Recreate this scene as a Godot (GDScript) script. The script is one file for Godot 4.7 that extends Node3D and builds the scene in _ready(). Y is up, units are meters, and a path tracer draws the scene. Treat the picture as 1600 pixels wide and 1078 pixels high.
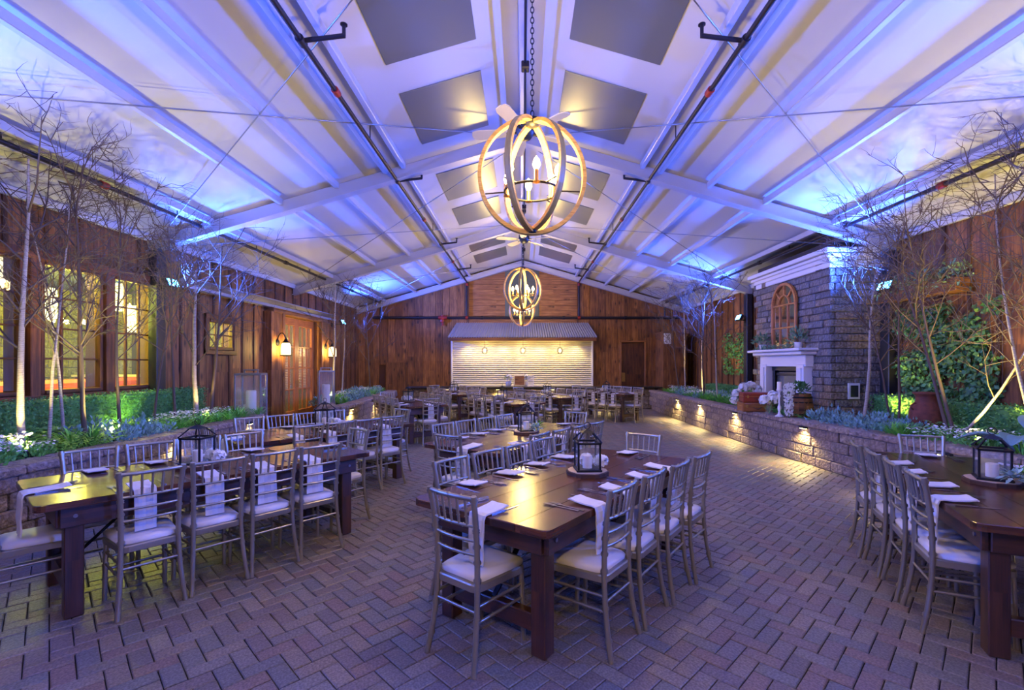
extends Node3D
# Evening banquet set under a tent roof: depth runs along -Z, so V(x, y, d) stands d metres in front of the viewpoint.

const XW := 6.3          # side walls
const DB := 18.1         # far wall
const DF := -4.0         # wall behind the viewpoint
const APEX := 5.58
const SL := 0.29

func V(x: float, y: float, d: float) -> Vector3:
	return Vector3(x, y, -d)

func roof_y(x: float) -> float:
	return APEX - SL * absf(x)

# ---------------------------------------------------------------- mesh builder
class MB:
	var v := PackedVector3Array()
	var n := PackedVector3Array()
	var uv := PackedVector2Array()
	var c := PackedColorArray()
	var ix := PackedInt32Array()

	func face(pts: Array, out: Vector3, col := Color.WHITE, uvs = null) -> void:
		var nn: Vector3 = (pts[1] - pts[0]).cross(pts[2] - pts[0])
		if nn.length_squared() < 1e-14 and pts.size() > 3:
			nn = (pts[2] - pts[0]).cross(pts[3] - pts[0])
		nn = nn.normalized()
		var flip := nn.dot(out) < 0.0
		if flip:
			nn = -nn
		var b := v.size()
		var ax := nn.abs()
		for i in pts.size():
			var p: Vector3 = pts[i]
			v.append(p)
			n.append(nn)
			c.append(col)
			if uvs != null:
				uv.append(uvs[i])
			elif ax.y > ax.x and ax.y > ax.z:
				uv.append(Vector2(p.x, p.z))
			elif ax.x > ax.z:
				uv.append(Vector2(p.z, p.y))
			else:
				uv.append(Vector2(p.x, p.y))
		for i in range(1, pts.size() - 1):
			if flip:
				ix.append_array(PackedInt32Array([b, b + i, b + i + 1]))
			else:
				ix.append_array(PackedInt32Array([b, b + i + 1, b + i]))

	# bevelled box; the texture's u runs along the axis 'grain' (0 x, 1 y, 2 z)
	func box(t: Transform3D, size: Vector3, bevel := 0.0, col := Color.WHITE, grain := -1, uvo := Vector2.ZERO) -> void:
		var h := size * 0.5
		var g := grain
		if g < 0:
			g = 0
			if size.y > size.x and size.y >= size.z:
				g = 1
			elif size.z > size.x:
				g = 2
		var b := minf(bevel, minf(h.x, minf(h.y, h.z)) * 0.9)
		for k in 3:
			var i := (k + 1) % 3
			var j := (k + 2) % 3
			for s in [-1.0, 1.0]:
				var pts := []
				var uvs := []
				for q in [[-1, -1], [1, -1], [1, 1], [-1, 1]]:
					var p := Vector3.ZERO
					p[k] = s * h[k]
					p[i] = q[0] * (h[i] - b)
					p[j] = q[1] * (h[j] - b)
					pts.append(t * p)
					uvs.append(_buv(p, k, g) + uvo)
				var o := Vector3.ZERO
				o[k] = s
				face(pts, t.basis * o, col, uvs)
		if b <= 0.0:
			return
		for k in 3:
			var i := (k + 1) % 3
			var j := (k + 2) % 3
			for si in [-1.0, 1.0]:
				for sj in [-1.0, 1.0]:
					var pts := []
					var uvs := []
					for q in [[-1, 0], [1, 0], [1, 1], [-1, 1]]:
						var p := Vector3.ZERO
						p[k] = q[0] * (h[k] - b)
						p[i] = si * (h[i] - (b if q[1] == 1 else 0.0))
						p[j] = sj * (h[j] - (0.0 if q[1] == 1 else b))
						pts.append(t * p)
						uvs.append(_buv(p, i, g) + uvo)
					var o := Vector3.ZERO
					o[i] = si
					o[j] = sj
					face(pts, t.basis * o, col, uvs)
		for sx in [-1.0, 1.0]:
			for sy in [-1.0, 1.0]:
				for sz in [-1.0, 1.0]:
					var s := Vector3(sx, sy, sz)
					var a := Vector3(sx * h.x, sy * (h.y - b), sz * (h.z - b))
					var e := Vector3(sx * (h.x - b), sy * h.y, sz * (h.z - b))
					var f := Vector3(sx * (h.x - b), sy * (h.y - b), sz * h.z)
					face([t * a, t * e, t * f], t.basis * s, col, [uvo, uvo, uvo])

	func _buv(p: Vector3, k: int, g: int) -> Vector2:
		if k == g:
			return Vector2(p[(k + 1) % 3], p[(k + 2) % 3])
		var o := 3 - k - g
		return Vector2(p[g], p[o])

	func bx(center: Vector3, size: Vector3, bevel := 0.0, col := Color.WHITE) -> void:
		box(Transform3D(Basis(), center), size, bevel, col)

	# a bar of square section between two points
	func bar(a: Vector3, b: Vector3, w: float, h: float, bevel := 0.0, col := Color.WHITE) -> void:
		var d := b - a
		var z := d.normalized()
		var up := Vector3.UP if absf(z.y) < 0.95 else Vector3.RIGHT
		var x := up.cross(z).normalized()
		var y := z.cross(x)
		box(Transform3D(Basis(x, y, z), (a + b) * 0.5), Vector3(w, h, d.length()), bevel, col, 2)

	func tube(pts: PackedVector3Array, rad: PackedFloat32Array, sides := 8, caps := true, col := Color.WHITE) -> void:
		var m := pts.size()
		var u := Vector3.ZERO
		var base := v.size()
		var run := 0.0
		for k in m:
			var t: Vector3
			if k == 0:
				t = pts[1] - pts[0]
			elif k == m - 1:
				t = pts[m - 1] - pts[m - 2]
			else:
				t = pts[k + 1] - pts[k - 1]
			t = t.normalized()
			if k == 0:
				u = t.cross(Vector3.UP if absf(t.y) < 0.9 else Vector3.RIGHT).normalized()
			else:
				u = (u - t * u.dot(t)).normalized()
				run += (pts[k] - pts[k - 1]).length()
			var w := t.cross(u)
			for i in sides + 1:
				var a := TAU * i / sides
				var o := u * cos(a) + w * sin(a)
				v.append(pts[k] + o * rad[k])
				n.append(o)
				c.append(col)
				uv.append(Vector2(run, a * 0.05))
		for k in m - 1:
			for i in sides:
				var a := base + k * (sides + 1) + i
				var b := a + 1
				var cc := b + sides + 1
				var d := a + sides + 1
				ix.append_array(PackedInt32Array([a, cc, b, a, d, cc]))
		if caps:
			for e in [0, m - 1]:
				var ring := []
				for i in sides:
					ring.append(v[base + e * (sides + 1) + i])
				var o: Vector3 = (pts[0] - pts[1]) if e == 0 else (pts[m - 1] - pts[m - 2])
				if rad[e] > 1e-4:
					face(ring, o, col)

	func line(a: Vector3, b: Vector3, r: float, sides := 8, col := Color.WHITE) -> void:
		tube(PackedVector3Array([a, b]), PackedFloat32Array([r, r]), sides, true, col)

	# profile of (radius, height) pairs from bottom to top, turned about the y axis of t
	func lathe(t: Transform3D, prof: Array, seg := 16, col := Color.WHITE) -> void:
		var base := v.size()
		var m := prof.size()
		for k in m:
			var p: Vector2 = prof[k]
			var tn: Vector2 = (prof[mini(k + 1, m - 1)] as Vector2) - (prof[maxi(k - 1, 0)] as Vector2)
			var nr := Vector2(tn.y, -tn.x).normalized()
			for i in seg + 1:
				var a := TAU * i / seg
				v.append(t * Vector3(p.x * cos(a), p.y, -p.x * sin(a)))
				n.append((t.basis * Vector3(nr.x * cos(a), nr.y, -nr.x * sin(a))).normalized())
				c.append(col)
				uv.append(Vector2(p.y, a * maxf(p.x, 0.02)))
		for k in m - 1:
			for i in seg:
				var a := base + k * (seg + 1) + i
				ix.append_array(PackedInt32Array([a, a + seg + 2, a + 1, a, a + seg + 1, a + seg + 2]))

	# outline in x, z; solid from y0 to y1 with a chamfer on the top edge
	func slab(t: Transform3D, poly: PackedVector2Array, y0: float, y1: float, ch := 0.0, col := Color.WHITE, swap := false) -> void:
		var tri := Geometry2D.triangulate_polygon(poly)
		var m := poly.size()
		var cen := Vector2.ZERO
		for p in poly:
			cen += p / m
		var inner := PackedVector2Array()
		for i in m:
			var p := poly[i]
			inner.append(p + (cen - p).normalized() * ch * 1.3)
		for i in range(0, tri.size(), 3):
			var a := []
			var b := []
			var ua := []
			for j in 3:
				var q := inner[tri[i + j]]
				a.append(t * Vector3(q.x, y1, q.y))
				var r := poly[tri[i + j]]
				b.append(t * Vector3(r.x, y0, r.y))
				ua.append(Vector2(q.y, q.x) if swap else q)
			face(a, t.basis.y, col, ua)
			face(b, -t.basis.y, col, ua)
		for i in m:
			var j := (i + 1) % m
			var mid := (poly[i] + poly[j]) * 0.5 - cen
			var e := poly[j] - poly[i]
			var o2 := Vector2(e.y, -e.x)
			if o2.dot(mid) < 0:
				o2 = -o2
			var o := t.basis * Vector3(o2.x, 0, o2.y)
			face([t * Vector3(poly[i].x, y0, poly[i].y), t * Vector3(poly[j].x, y0, poly[j].y), t * Vector3(poly[j].x, y1 - ch, poly[j].y), t * Vector3(poly[i].x, y1 - ch, poly[i].y)], o, col)
			if ch > 0.0:
				face([t * Vector3(poly[i].x, y1 - ch, poly[i].y), t * Vector3(poly[j].x, y1 - ch, poly[j].y), t * Vector3(inner[j].x, y1, inner[j].y), t * Vector3(inner[i].x, y1, inner[i].y)], o + t.basis.y, col)

	func done() -> ArrayMesh:
		var a := []
		a.resize(Mesh.ARRAY_MAX)
		a[Mesh.ARRAY_VERTEX] = v
		a[Mesh.ARRAY_NORMAL] = n
		a[Mesh.ARRAY_TEX_UV] = uv
		a[Mesh.ARRAY_COLOR] = c
		a[Mesh.ARRAY_INDEX] = ix
		var m := ArrayMesh.new()
		m.add_surface_from_arrays(Mesh.PRIMITIVE_TRIANGLES, a)
		return m

# ---------------------------------------------------------------- scene helpers
var counts := {}
var M := {}

func numbered(called: String) -> String:
	var k: int = counts.get(called, 0)
	counts[called] = k + 1
	return called if k == 0 else "%s_%03d" % [called, k]

func part(parent: Node, called: String, mesh, m: Material, t := Transform3D()) -> MeshInstance3D:
	var o := MeshInstance3D.new()
	o.name = called
	o.mesh = mesh.done() if mesh is MB else mesh
	o.material_override = m
	o.transform = t
	parent.add_child(o, true)
	return o

func thing(called: String, label: String, category: String, at := Vector3.ZERO, turn := 0.0, group := "") -> Node3D:
	var o := Node3D.new()
	o.name = numbered(called)
	add_child(o)
	o.position = at
	o.rotation.y = turn
	mark(o, label, category, group)
	return o

func mark(o: Node3D, label: String, category: String, group := "") -> Node3D:
	o.set_meta("label", label)
	o.set_meta("category", category)
	if group:
		o.set_meta("group", group)
	return o

func single(called: String, mesh, m: Material, label: String, category: String, t := Transform3D(), group := "") -> MeshInstance3D:
	var o := part(self, numbered(called), mesh, m, t)
	mark(o, label, category, group)
	return o

func structure(called: String) -> Node3D:
	var o := Node3D.new()
	o.name = called
	add_child(o)
	o.set_meta("kind", "structure")
	return o

func copy(o: Node3D, base: String, at: Vector3, turn: float, label: String, group := "") -> Node3D:
	var r: Node3D = o.duplicate()
	r.name = numbered(base)
	add_child(r)
	r.position = at
	r.rotation = Vector3(0, turn, 0)
	r.set_meta("label", label)
	if group:
		r.set_meta("group", group)
	return r

func rng(s: int) -> RandomNumberGenerator:
	var r := RandomNumberGenerator.new()
	r.seed = s
	return r

func at(p: Vector3, turn := 0.0) -> Transform3D:
	return Transform3D(Basis(Vector3.UP, turn), p)

func omni(parent: Node, p: Vector3, col: Color, e: float, size := 0.05) -> OmniLight3D:
	var l := OmniLight3D.new()
	l.name = "lamp_light"
	l.light_color = col
	l.light_energy = e
	l.light_size = size
	l.omni_range = 40.0
	l.omni_attenuation = 2.0
	l.shadow_enabled = true
	parent.add_child(l, true)
	l.position = p
	return l

func spot(parent: Node, p: Vector3, to: Vector3, col: Color, e: float, ang: float, size := 0.05, soft := 0.6) -> SpotLight3D:
	var l := SpotLight3D.new()
	l.name = "spot_light"
	l.light_color = col
	l.light_energy = e
	l.light_size = size
	l.spot_range = 40.0
	l.spot_attenuation = 2.0
	l.spot_angle = ang
	l.spot_angle_attenuation = soft
	l.shadow_enabled = true
	parent.add_child(l, true)
	var up := Vector3.UP if absf((to - p).normalized().y) < 0.98 else Vector3.RIGHT
	l.transform = Transform3D(Basis.looking_at(to - p, up), p)
	return l

# ---------------------------------------------------------------- materials
func noise_tex(s: int, freq: float, a: Color, b: Color, size := 256, oct := 4, kind := FastNoiseLite.TYPE_SIMPLEX_SMOOTH) -> NoiseTexture2D:
	var f := FastNoiseLite.new()
	f.seed = s
	f.noise_type = kind
	f.frequency = freq
	f.fractal_octaves = oct
	var t := NoiseTexture2D.new()
	t.width = size
	t.height = size
	t.seamless = true
	t.noise = f
	var g := Gradient.new()
	g.set_color(0, a)
	g.set_color(1, b)
	t.color_ramp = g
	return t

# boards: streaks along u, a few knots
func wood_tex(s: int, dark: Color, mid: Color, light: Color, knots := 6) -> ImageTexture:
	var w := 512
	var h := 256
	var im := Image.create(w, h, false, Image.FORMAT_RGB8)
	var f := FastNoiseLite.new()
	f.seed = s
	f.frequency = 0.01
	var r := rng(s)
	var kn := []
	for i in knots:
		kn.append(Vector3(r.randf() * w, r.randf() * h, r.randf_range(5, 11)))
	for y in h:
		for x in w:
			var yy := float(y)
			var dark_knot := 0.0
			for k in kn:
				var dx: float = (x - k.x) * 0.5
				var dy: float = yy - k.y
				var d2: float = dx * dx + dy * dy
				if d2 < k.z * k.z * 6.0:
					var e: float = exp(-d2 / (k.z * k.z))
					dark_knot = maxf(dark_knot, e)
					yy += signf(dy) * e * 6.0
			var g1 := f.get_noise_2d(x * 0.35, yy * 7.0)
			var g2 := f.get_noise_2d(x * 1.2 + 900.0, yy * 26.0)
			var g3 := f.get_noise_2d(x * 0.6 + 300.0, yy * 1.6)
			var q := clampf(0.5 + g1 * 0.55 + g2 * 0.35 + g3 * 0.4, 0.0, 1.0)
			var col := dark.lerp(mid, q * 2.0) if q < 0.5 else mid.lerp(light, q * 2.0 - 1.0)
			col = col.lerp(dark * 0.6, dark_knot * 0.8)
			im.set_pixel(x, y, col)
	return ImageTexture.create_from_image(im)

func std(col: Color, rough := 0.6, metal := 0.0) -> StandardMaterial3D:
	var m := StandardMaterial3D.new()
	m.albedo_color = col
	m.roughness = rough
	m.metallic = metal
	return m

func glow(col: Color, e: float) -> StandardMaterial3D:
	var m := std(Color(0.9, 0.9, 0.88), 0.4)
	m.emission_enabled = true
	m.emission = col
	m.emission_energy_multiplier = e
	return m

func bump(m: StandardMaterial3D, t: Texture2D, cm: float) -> StandardMaterial3D:
	m.heightmap_enabled = true
	m.heightmap_texture = t
	m.heightmap_scale = cm
	return m

func tri(m: StandardMaterial3D, s: float, world := false) -> StandardMaterial3D:
	m.uv1_triplanar = true
	m.uv1_world_triplanar = world
	m.uv1_scale = Vector3.ONE * s
	return m

func wood(tex: Texture2D, tint: Color, rough: float, us := 0.45, vs := 1.1) -> StandardMaterial3D:
	var m := std(tint, rough)
	m.albedo_texture = tex
	m.uv1_scale = Vector3(us, vs, 1)
	return m

func glass(alpha := 0.06, col := Color(0.9, 0.95, 0.95), rough := 0.03) -> StandardMaterial3D:
	var m := std(Color(col.r, col.g, col.b, alpha), rough)
	m.transparency = BaseMaterial3D.TRANSPARENCY_ALPHA
	return m

func leafy(col: Color, back := 0.25) -> StandardMaterial3D:
	var m := std(Color.WHITE, 0.5)
	m.vertex_color_use_as_albedo = true
	m.albedo_color = col
	m.backlight_enabled = true
	m.backlight = Color(back, back, back)
	return m

func make_materials() -> void:
	var grain := noise_tex(11, 0.05, Color(0.25, 0.25, 0.25), Color.WHITE, 256, 5)
	var wt1 := wood_tex(1, Color8(92, 56, 24), Color8(140, 90, 42), Color8(180, 124, 66), 8)
	var wt2 := wood_tex(2, Color8(78, 46, 21), Color8(120, 76, 36), Color8(156, 106, 56), 8)
	var wt3 := wood_tex(3, Color8(112, 70, 34), Color8(146, 96, 50), Color8(176, 122, 68), 5)
	var wtt := wood_tex(4, Color8(50, 26, 16), Color8(84, 46, 27), Color8(116, 68, 40), 3)
	var wl := wood_tex(5, Color8(150, 88, 40), Color8(186, 116, 58), Color8(208, 140, 78), 1)
	M.board_a = wood(wt1, Color.WHITE, 0.62)
	M.board_b = wood(wt2, Color.WHITE, 0.65)
	M.board_c = wood(wt1, Color(0.86, 0.84, 0.8), 0.62)
	M.board_pine = wood(wt3, Color.WHITE, 0.6)
	M.batten = wood(wt2, Color(0.72, 0.7, 0.68), 0.7)
	M.trim_wood = wood(wt1, Color(0.8, 0.72, 0.66), 0.55)
	M.door_wood = wood(wl, Color.WHITE, 0.4, 0.6, 2.0)
	M.flush_door = wood(wt2, Color(0.72, 0.66, 0.55), 0.5)
	M.table_a = wood(wtt, Color.WHITE, 0.22, 0.55, 1.4)
	M.table_b = wood(wtt, Color(0.84, 0.8, 0.78), 0.25, 0.55, 1.4)
	M.table_leg = wood(wtt, Color(0.8, 0.78, 0.75), 0.42, 0.6, 1.6)
	for k in ["table_a", "table_b", "table_leg"]:
		M[k].metallic_specular = 0.75
	M.gold_wood = wood(wood_tex(6, Color8(140, 104, 40), Color8(184, 144, 66), Color8(208, 174, 98), 0), Color.WHITE, 0.42, 0.8, 6.0)
	M.bark_slice = tri(std(Color8(70, 48, 36), 0.9), 8.0)
	M.slice_face = tri(std(Color8(192, 166, 136), 0.6), 6.0)
	# tent
	M.membrane = std(Color8(196, 197, 204), 0.42)
	M.roof_glass = std(Color8(122, 128, 138), 0.28, 0.45)
	M.alu = std(Color8(188, 188, 196), 0.42, 0.35)
	M.pipe = std(Color8(38, 34, 40), 0.45, 0.3)
	M.red_paint = std(Color8(150, 40, 24), 0.5)
	M.steel = std(Color8(150, 152, 158), 0.35, 0.8)
	M.black = std(Color8(20, 20, 22), 0.45, 0.2)
	M.iron = std(Color8(30, 30, 34), 0.5, 0.5)
	# floor and stone
	M.paver = std(Color.WHITE, 0.46)
	M.paver.vertex_color_use_as_albedo = true
	M.paver.albedo_texture = noise_tex(31, 0.09, Color(0.62, 0.62, 0.62), Color(1, 1, 1), 256, 5)
	bump(M.paver, grain, 0.35)
	tri(M.paver, 2.6)
	M.joint = tri(std(Color8(34, 31, 32), 0.95), 2.0)
	M.stone = std(Color.WHITE, 0.8)
	M.stone.vertex_color_use_as_albedo = true
	M.stone.albedo_texture = noise_tex(32, 0.03, Color(0.6, 0.58, 0.56), Color(1, 1, 1), 256, 5)
	bump(M.stone, grain, 2.2)
	tri(M.stone, 1.6)
	M.mortar = std(Color8(62, 56, 54), 0.95)
	M.soil = std(Color8(46, 36, 28), 1.0)
	M.wall_plain = std(Color8(96, 62, 40), 0.8)
	# furniture
	M.silver = std(Color8(172, 165, 148), 0.32, 0.75)
	M.cushion = std(Color8(214, 208, 202), 0.42)
	M.linen = std(Color8(212, 208, 206), 0.85)
	M.cutlery = std(Color8(196, 196, 198), 0.2, 0.95)
	M.glass = glass()
	M.window_glass = glass(0.05, Color(0.92, 0.95, 0.9), 0.02)
	M.candle = std(Color8(232, 226, 212), 0.55)
	M.candle.subsurf_scatter_enabled = true
	M.candle.subsurf_scatter_strength = 0.2
	M.white_paint = std(Color8(224, 222, 224), 0.5)
	M.white_matte = std(Color8(216, 214, 210), 0.7)
	M.shutter = std(Color8(222, 216, 196), 0.45)
	M.corrugated = std(Color8(148, 150, 160), 0.45, 0.2)
	M.counter = std(Color8(36, 32, 30), 0.3)
	M.fan_blade = std(Color8(198, 186, 150), 0.5)
	M.green_panel = std(Color8(84, 92, 78), 0.6)
	M.gunmetal = std(Color8(60, 62, 66), 0.4, 0.6)
	M.leather_red = std(Color8(140, 52, 30), 0.42)
	M.leather_tan = std(Color8(150, 92, 46), 0.45)
	M.brass = std(Color8(190, 150, 80), 0.35, 0.8)
	M.rust = tri(std(Color.WHITE, 0.75), 2.4)
	M.rust.albedo_texture = noise_tex(41, 0.02, Color8(84, 44, 34), Color8(134, 70, 50))
	M.booth = std(Color8(196, 84, 22), 0.5)
	M.brick_yellow = std(Color8(190, 172, 120), 0.85)
	M.cafe_wall = std(Color8(150, 146, 40), 0.8)
	M.dark_ceiling = std(Color8(52, 58, 50), 0.85)
	M.blind = std(Color8(230, 216, 178), 0.6)
	M.blind.backlight_enabled = true
	M.blind.backlight = Color(0.6, 0.55, 0.42)
	M.lobby_wall = std(Color8(70, 62, 40), 0.8)
	# planting
	M.leaf = leafy(Color.WHITE)
	M.petal = std(Color8(232, 232, 228), 0.6)
	M.petal.backlight_enabled = true
	M.petal.backlight = Color(0.3, 0.3, 0.3)
	M.bark_pale = tri(std(Color.WHITE, 0.75), 3.0)
	M.bark_pale.albedo_texture = noise_tex(42, 0.03, Color8(128, 114, 98), Color8(206, 194, 176))
	M.bark_pale.uv1_scale = Vector3(2.0, 9.0, 2.0)
	M.bark_dark = tri(std(Color8(92, 76, 66), 0.8), 4.0)
	M.twig = std(Color8(92, 76, 70), 0.8)
	# lamps
	M.bulb = glow(Color(1.0, 0.86, 0.55), 9.0)
	M.lamp_shade = glow(Color(1.0, 0.88, 0.6), 2.2)
	M.blue_lens = glow(Color(0.3, 0.68, 1.0), 16.0)
	M.warm_lens = glow(Color(1.0, 0.9, 0.6), 9.0)
	M.lantern_white = glow(Color(1.0, 0.95, 0.78), 1.6)

# ---------------------------------------------------------------- setting
func build_floor() -> void:
	var f := structure("floor")
	var b := MB.new()
	b.bx(V(0, -0.112, 7.0), Vector3(13.2, 0.2, 22.8))
	part(f, "joint_bed", b, M.joint)
	var u := 0.1
	var tints := [Color(0.30, 0.235, 0.215), Color(0.27, 0.255, 0.25), Color(0.34, 0.275, 0.235), Color(0.24, 0.235, 0.25), Color(0.32, 0.23, 0.205),
		Color(0.29, 0.25, 0.235), Color(0.36, 0.30, 0.265), Color(0.25, 0.215, 0.205), Color(0.31, 0.28, 0.265), Color(0.275, 0.225, 0.22)]
	var variants := []
	for k in tints.size():
		var p := MB.new()
		paver(p, Transform3D(), 2.0 * u - 0.006, u - 0.006, tints[k], 0.005)
		variants.append(p.done())
	var r := rng(77)
	var cells := []
	var q := sqrt(0.5)
	for i in range(-50, 165):
		for j in range(-52, 160):
			var k := posmod(i - j, 4)
			if k != 0 and k != 3:
				continue
			var ci := i + (1.0 if k == 0 else 0.5)
			var cj := j + (0.5 if k == 0 else 1.0)
			var x := (ci * q - cj * q) * u
			var d := (ci * q + cj * q) * u
			if x < -5.0 or x > 5.35 or d < -1.2 or d > 16.7:
				continue
			cells.append([x, d, k == 0])
	cells.sort_custom(func(a, e): return a[1] < e[1])
	var field := MB.new()
	var made := 0
	for cell in cells:
		var x: float = cell[0]
		var d: float = cell[1]
		var turn := PI / 4 if cell[2] else -PI / 4
		var t := Transform3D(Basis(Vector3.UP, turn + r.randf_range(-0.012, 0.012)) * Basis(Vector3.RIGHT, r.randf_range(-0.006, 0.006)), V(x, r.randf_range(-0.0015, 0.001), d))
		var kind := r.randi() % tints.size()
		var sx := 817.0 + x * 740.0 / maxf(d, 0.1)
		if made < 300 and d > 2.28 and sx > -30 and sx < 1630:
			part(f, "paver", variants[kind], M.paver, t)
			made += 1
		else:
			paver(field, t, 2.0 * u - 0.006, u - 0.006, tints[kind], 0.005)
	var o := part(f, "paver_field", field, M.paver)
	o.set_meta("kind", "stuff")

func paver(p: MB, t: Transform3D, l: float, w: float, col: Color, ch: float) -> void:
	var a := Vector2(l, w) * 0.5
	var e := a - Vector2(ch, ch)
	var s := [[-1, -1], [1, -1], [1, 1], [-1, 1]]
	var top := []
	var mid := []
	var low := []
	for k in s:
		top.append(t * Vector3(k[0] * e.x, 0, k[1] * e.y))
		mid.append(t * Vector3(k[0] * a.x, -ch * 0.8, k[1] * a.y))
		low.append(t * Vector3(k[0] * a.x, -0.03, k[1] * a.y))
	p.face(top, Vector3.UP, col)
	var cen := t.origin
	for k in 4:
		var m := (k + 1) % 4
		var o: Vector3 = (mid[k] + mid[m]) * 0.5 - cen
		p.face([mid[k], mid[m], top[m], top[k]], o + Vector3.UP * 0.05, col)
		p.face([low[k], low[m], mid[m], mid[k]], o, col)

func build_ceiling() -> void:
	var f := structure("ceiling")
	var a := atan(SL)
	for s in [-1.0, 1.0]:
		var run := XW + 0.25
		var b := MB.new()
		var cx := run * 0.5
		var up := Vector3(s * sin(a), cos(a), 0)
		b.box(Transform3D(Basis(Vector3(0, 0, 1), -s * a), V(s * cx, roof_y(cx), 7.05) + up * 0.03), Vector3(run / cos(a), 0.06, 22.5))
		part(f, "membrane", b, M.membrane)
		var hem := MB.new()
		hem.bar(V(s * (XW - 0.05), roof_y(XW) - 0.05, DF), V(s * (XW - 0.05), roof_y(XW) - 0.05, DB), 0.06, 0.12, 0.01)
		part(f, "membrane_hem", hem, M.membrane)
		for w in [[4.16, 5.56], [6.16, 7.57], [8.78, 10.2], [10.75, 12.0], [13.7, 14.9], [15.4, 16.6]]:
			var p := MB.new()
			var wx := 1.08
			p.box(Transform3D(Basis(Vector3(0, 0, 1), -s * a), V(s * wx, roof_y(wx), (w[0] + w[1]) * 0.5) - up * 0.008), Vector3(1.06 / cos(a), 0.012, w[1] - w[0]), 0.003)
			part(f, "roof_window", p, M.roof_glass)
	for d in [-2.0, 3.0, 8.0, 13.0, 17.95]:
		for s in [-1.0, 1.0]:
			var b := MB.new()
			var off := 0.17
			b.bar(V(0, APEX - off, d), V(s * XW, roof_y(XW) - off, d), 0.12, 0.2, 0.012)
			b.bar(V(0, APEX - off - 0.1, d), V(s * XW, roof_y(XW) - off - 0.1, d), 0.17, 0.02)
			part(f, "rafter", b, M.alu)
			if d < 17 and not (d > 12 and s < 0):
				var k := MB.new()
				k.bx(Vector3.ZERO, Vector3(0.16, 3.5, 0.2), 0.012)
				var where: String = {-2.0: "behind the viewpoint", 3.0: "nearest the viewer", 8.0: "by the nearer floodlight", 13.0: "by the far floodlight"}[d]
				single("tent_post", k, M.gunmetal, "dark steel tent post at the %s wall, %s" % ["left" if s < 0 else "right", where], "post", at(V(s * (XW - 0.12), 1.75, d)), "tent posts along the walls")
	for s in [-1.0, 1.0]:
		for x in [2.0, 2.3, 3.12, 4.06, 5.22]:
			var b := MB.new()
			b.bar(V(s * x, roof_y(x) - 0.09, DF), V(s * x, roof_y(x) - 0.09, DB), 0.075, 0.1, 0.008)
			part(f, "purlin", b, M.alu)
	var rb := MB.new()
	rb.bar(V(0, APEX - 0.1, DF), V(0, APEX - 0.1, DB), 0.1, 0.12, 0.01)
	part(f, "purlin", rb, M.alu)
	var edges := [-2.0, 3.0, 8.0, 13.0, 17.9]
	for i in 4:
		for s in [-1.0, 1.0]:
			for cross in 2:
				var d0: float = edges[i] + 0.2 if cross == 0 else edges[i + 1] - 0.1
				var d1: float = edges[i + 1] - 0.1 if cross == 0 else edges[i] + 0.2
				var c := MB.new()
				c.line(V(0.05 * s, APEX - 0.16 - 0.03 * cross, d0), V(s * (XW - 0.2), roof_y(XW - 0.2) - 0.16 - 0.03 * cross, d1), 0.008, 6)
				part(f, "bracing_cable", c, M.steel)

# splits the strip [a0, a1] x [y0, y1(a)] into rectangles that leave the openings free
func rects(cuts: Array, y0: float, y1: float, openings: Array) -> Array:
	var out := []
	for i in cuts.size() - 1:
		var a: float = cuts[i]
		var b: float = cuts[i + 1]
		if b - a < 0.004:
			continue
		var mid := (a + b) * 0.5
		var spans := [[y0, y1]]
		for o in openings:
			if mid > o[0] and mid < o[1]:
				var next := []
				for s in spans:
					if o[2] > s[0]:
						next.append([s[0], minf(o[2], s[1])])
					if o[3] < s[1]:
						next.append([maxf(o[3], s[0]), s[1]])
				spans = next
		for s in spans:
			if s[1] - s[0] > 0.01:
				out.append([a, b, s[0], s[1]])
	return out

func cuts_of(a0: float, a1: float, step: float, openings: Array, r: RandomNumberGenerator, vary := 0.12) -> Array:
	var c := [a0, a1]
	var a := a0 + step
	while a < a1 - 0.05:
		c.append(a)
		a += step * (1.0 + r.randf_range(-vary, vary))
	for o in openings:
		for e in [o[0], o[1]]:
			if e > a0 and e < a1:
				c.append(e)
	c.sort()
	return c

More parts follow.
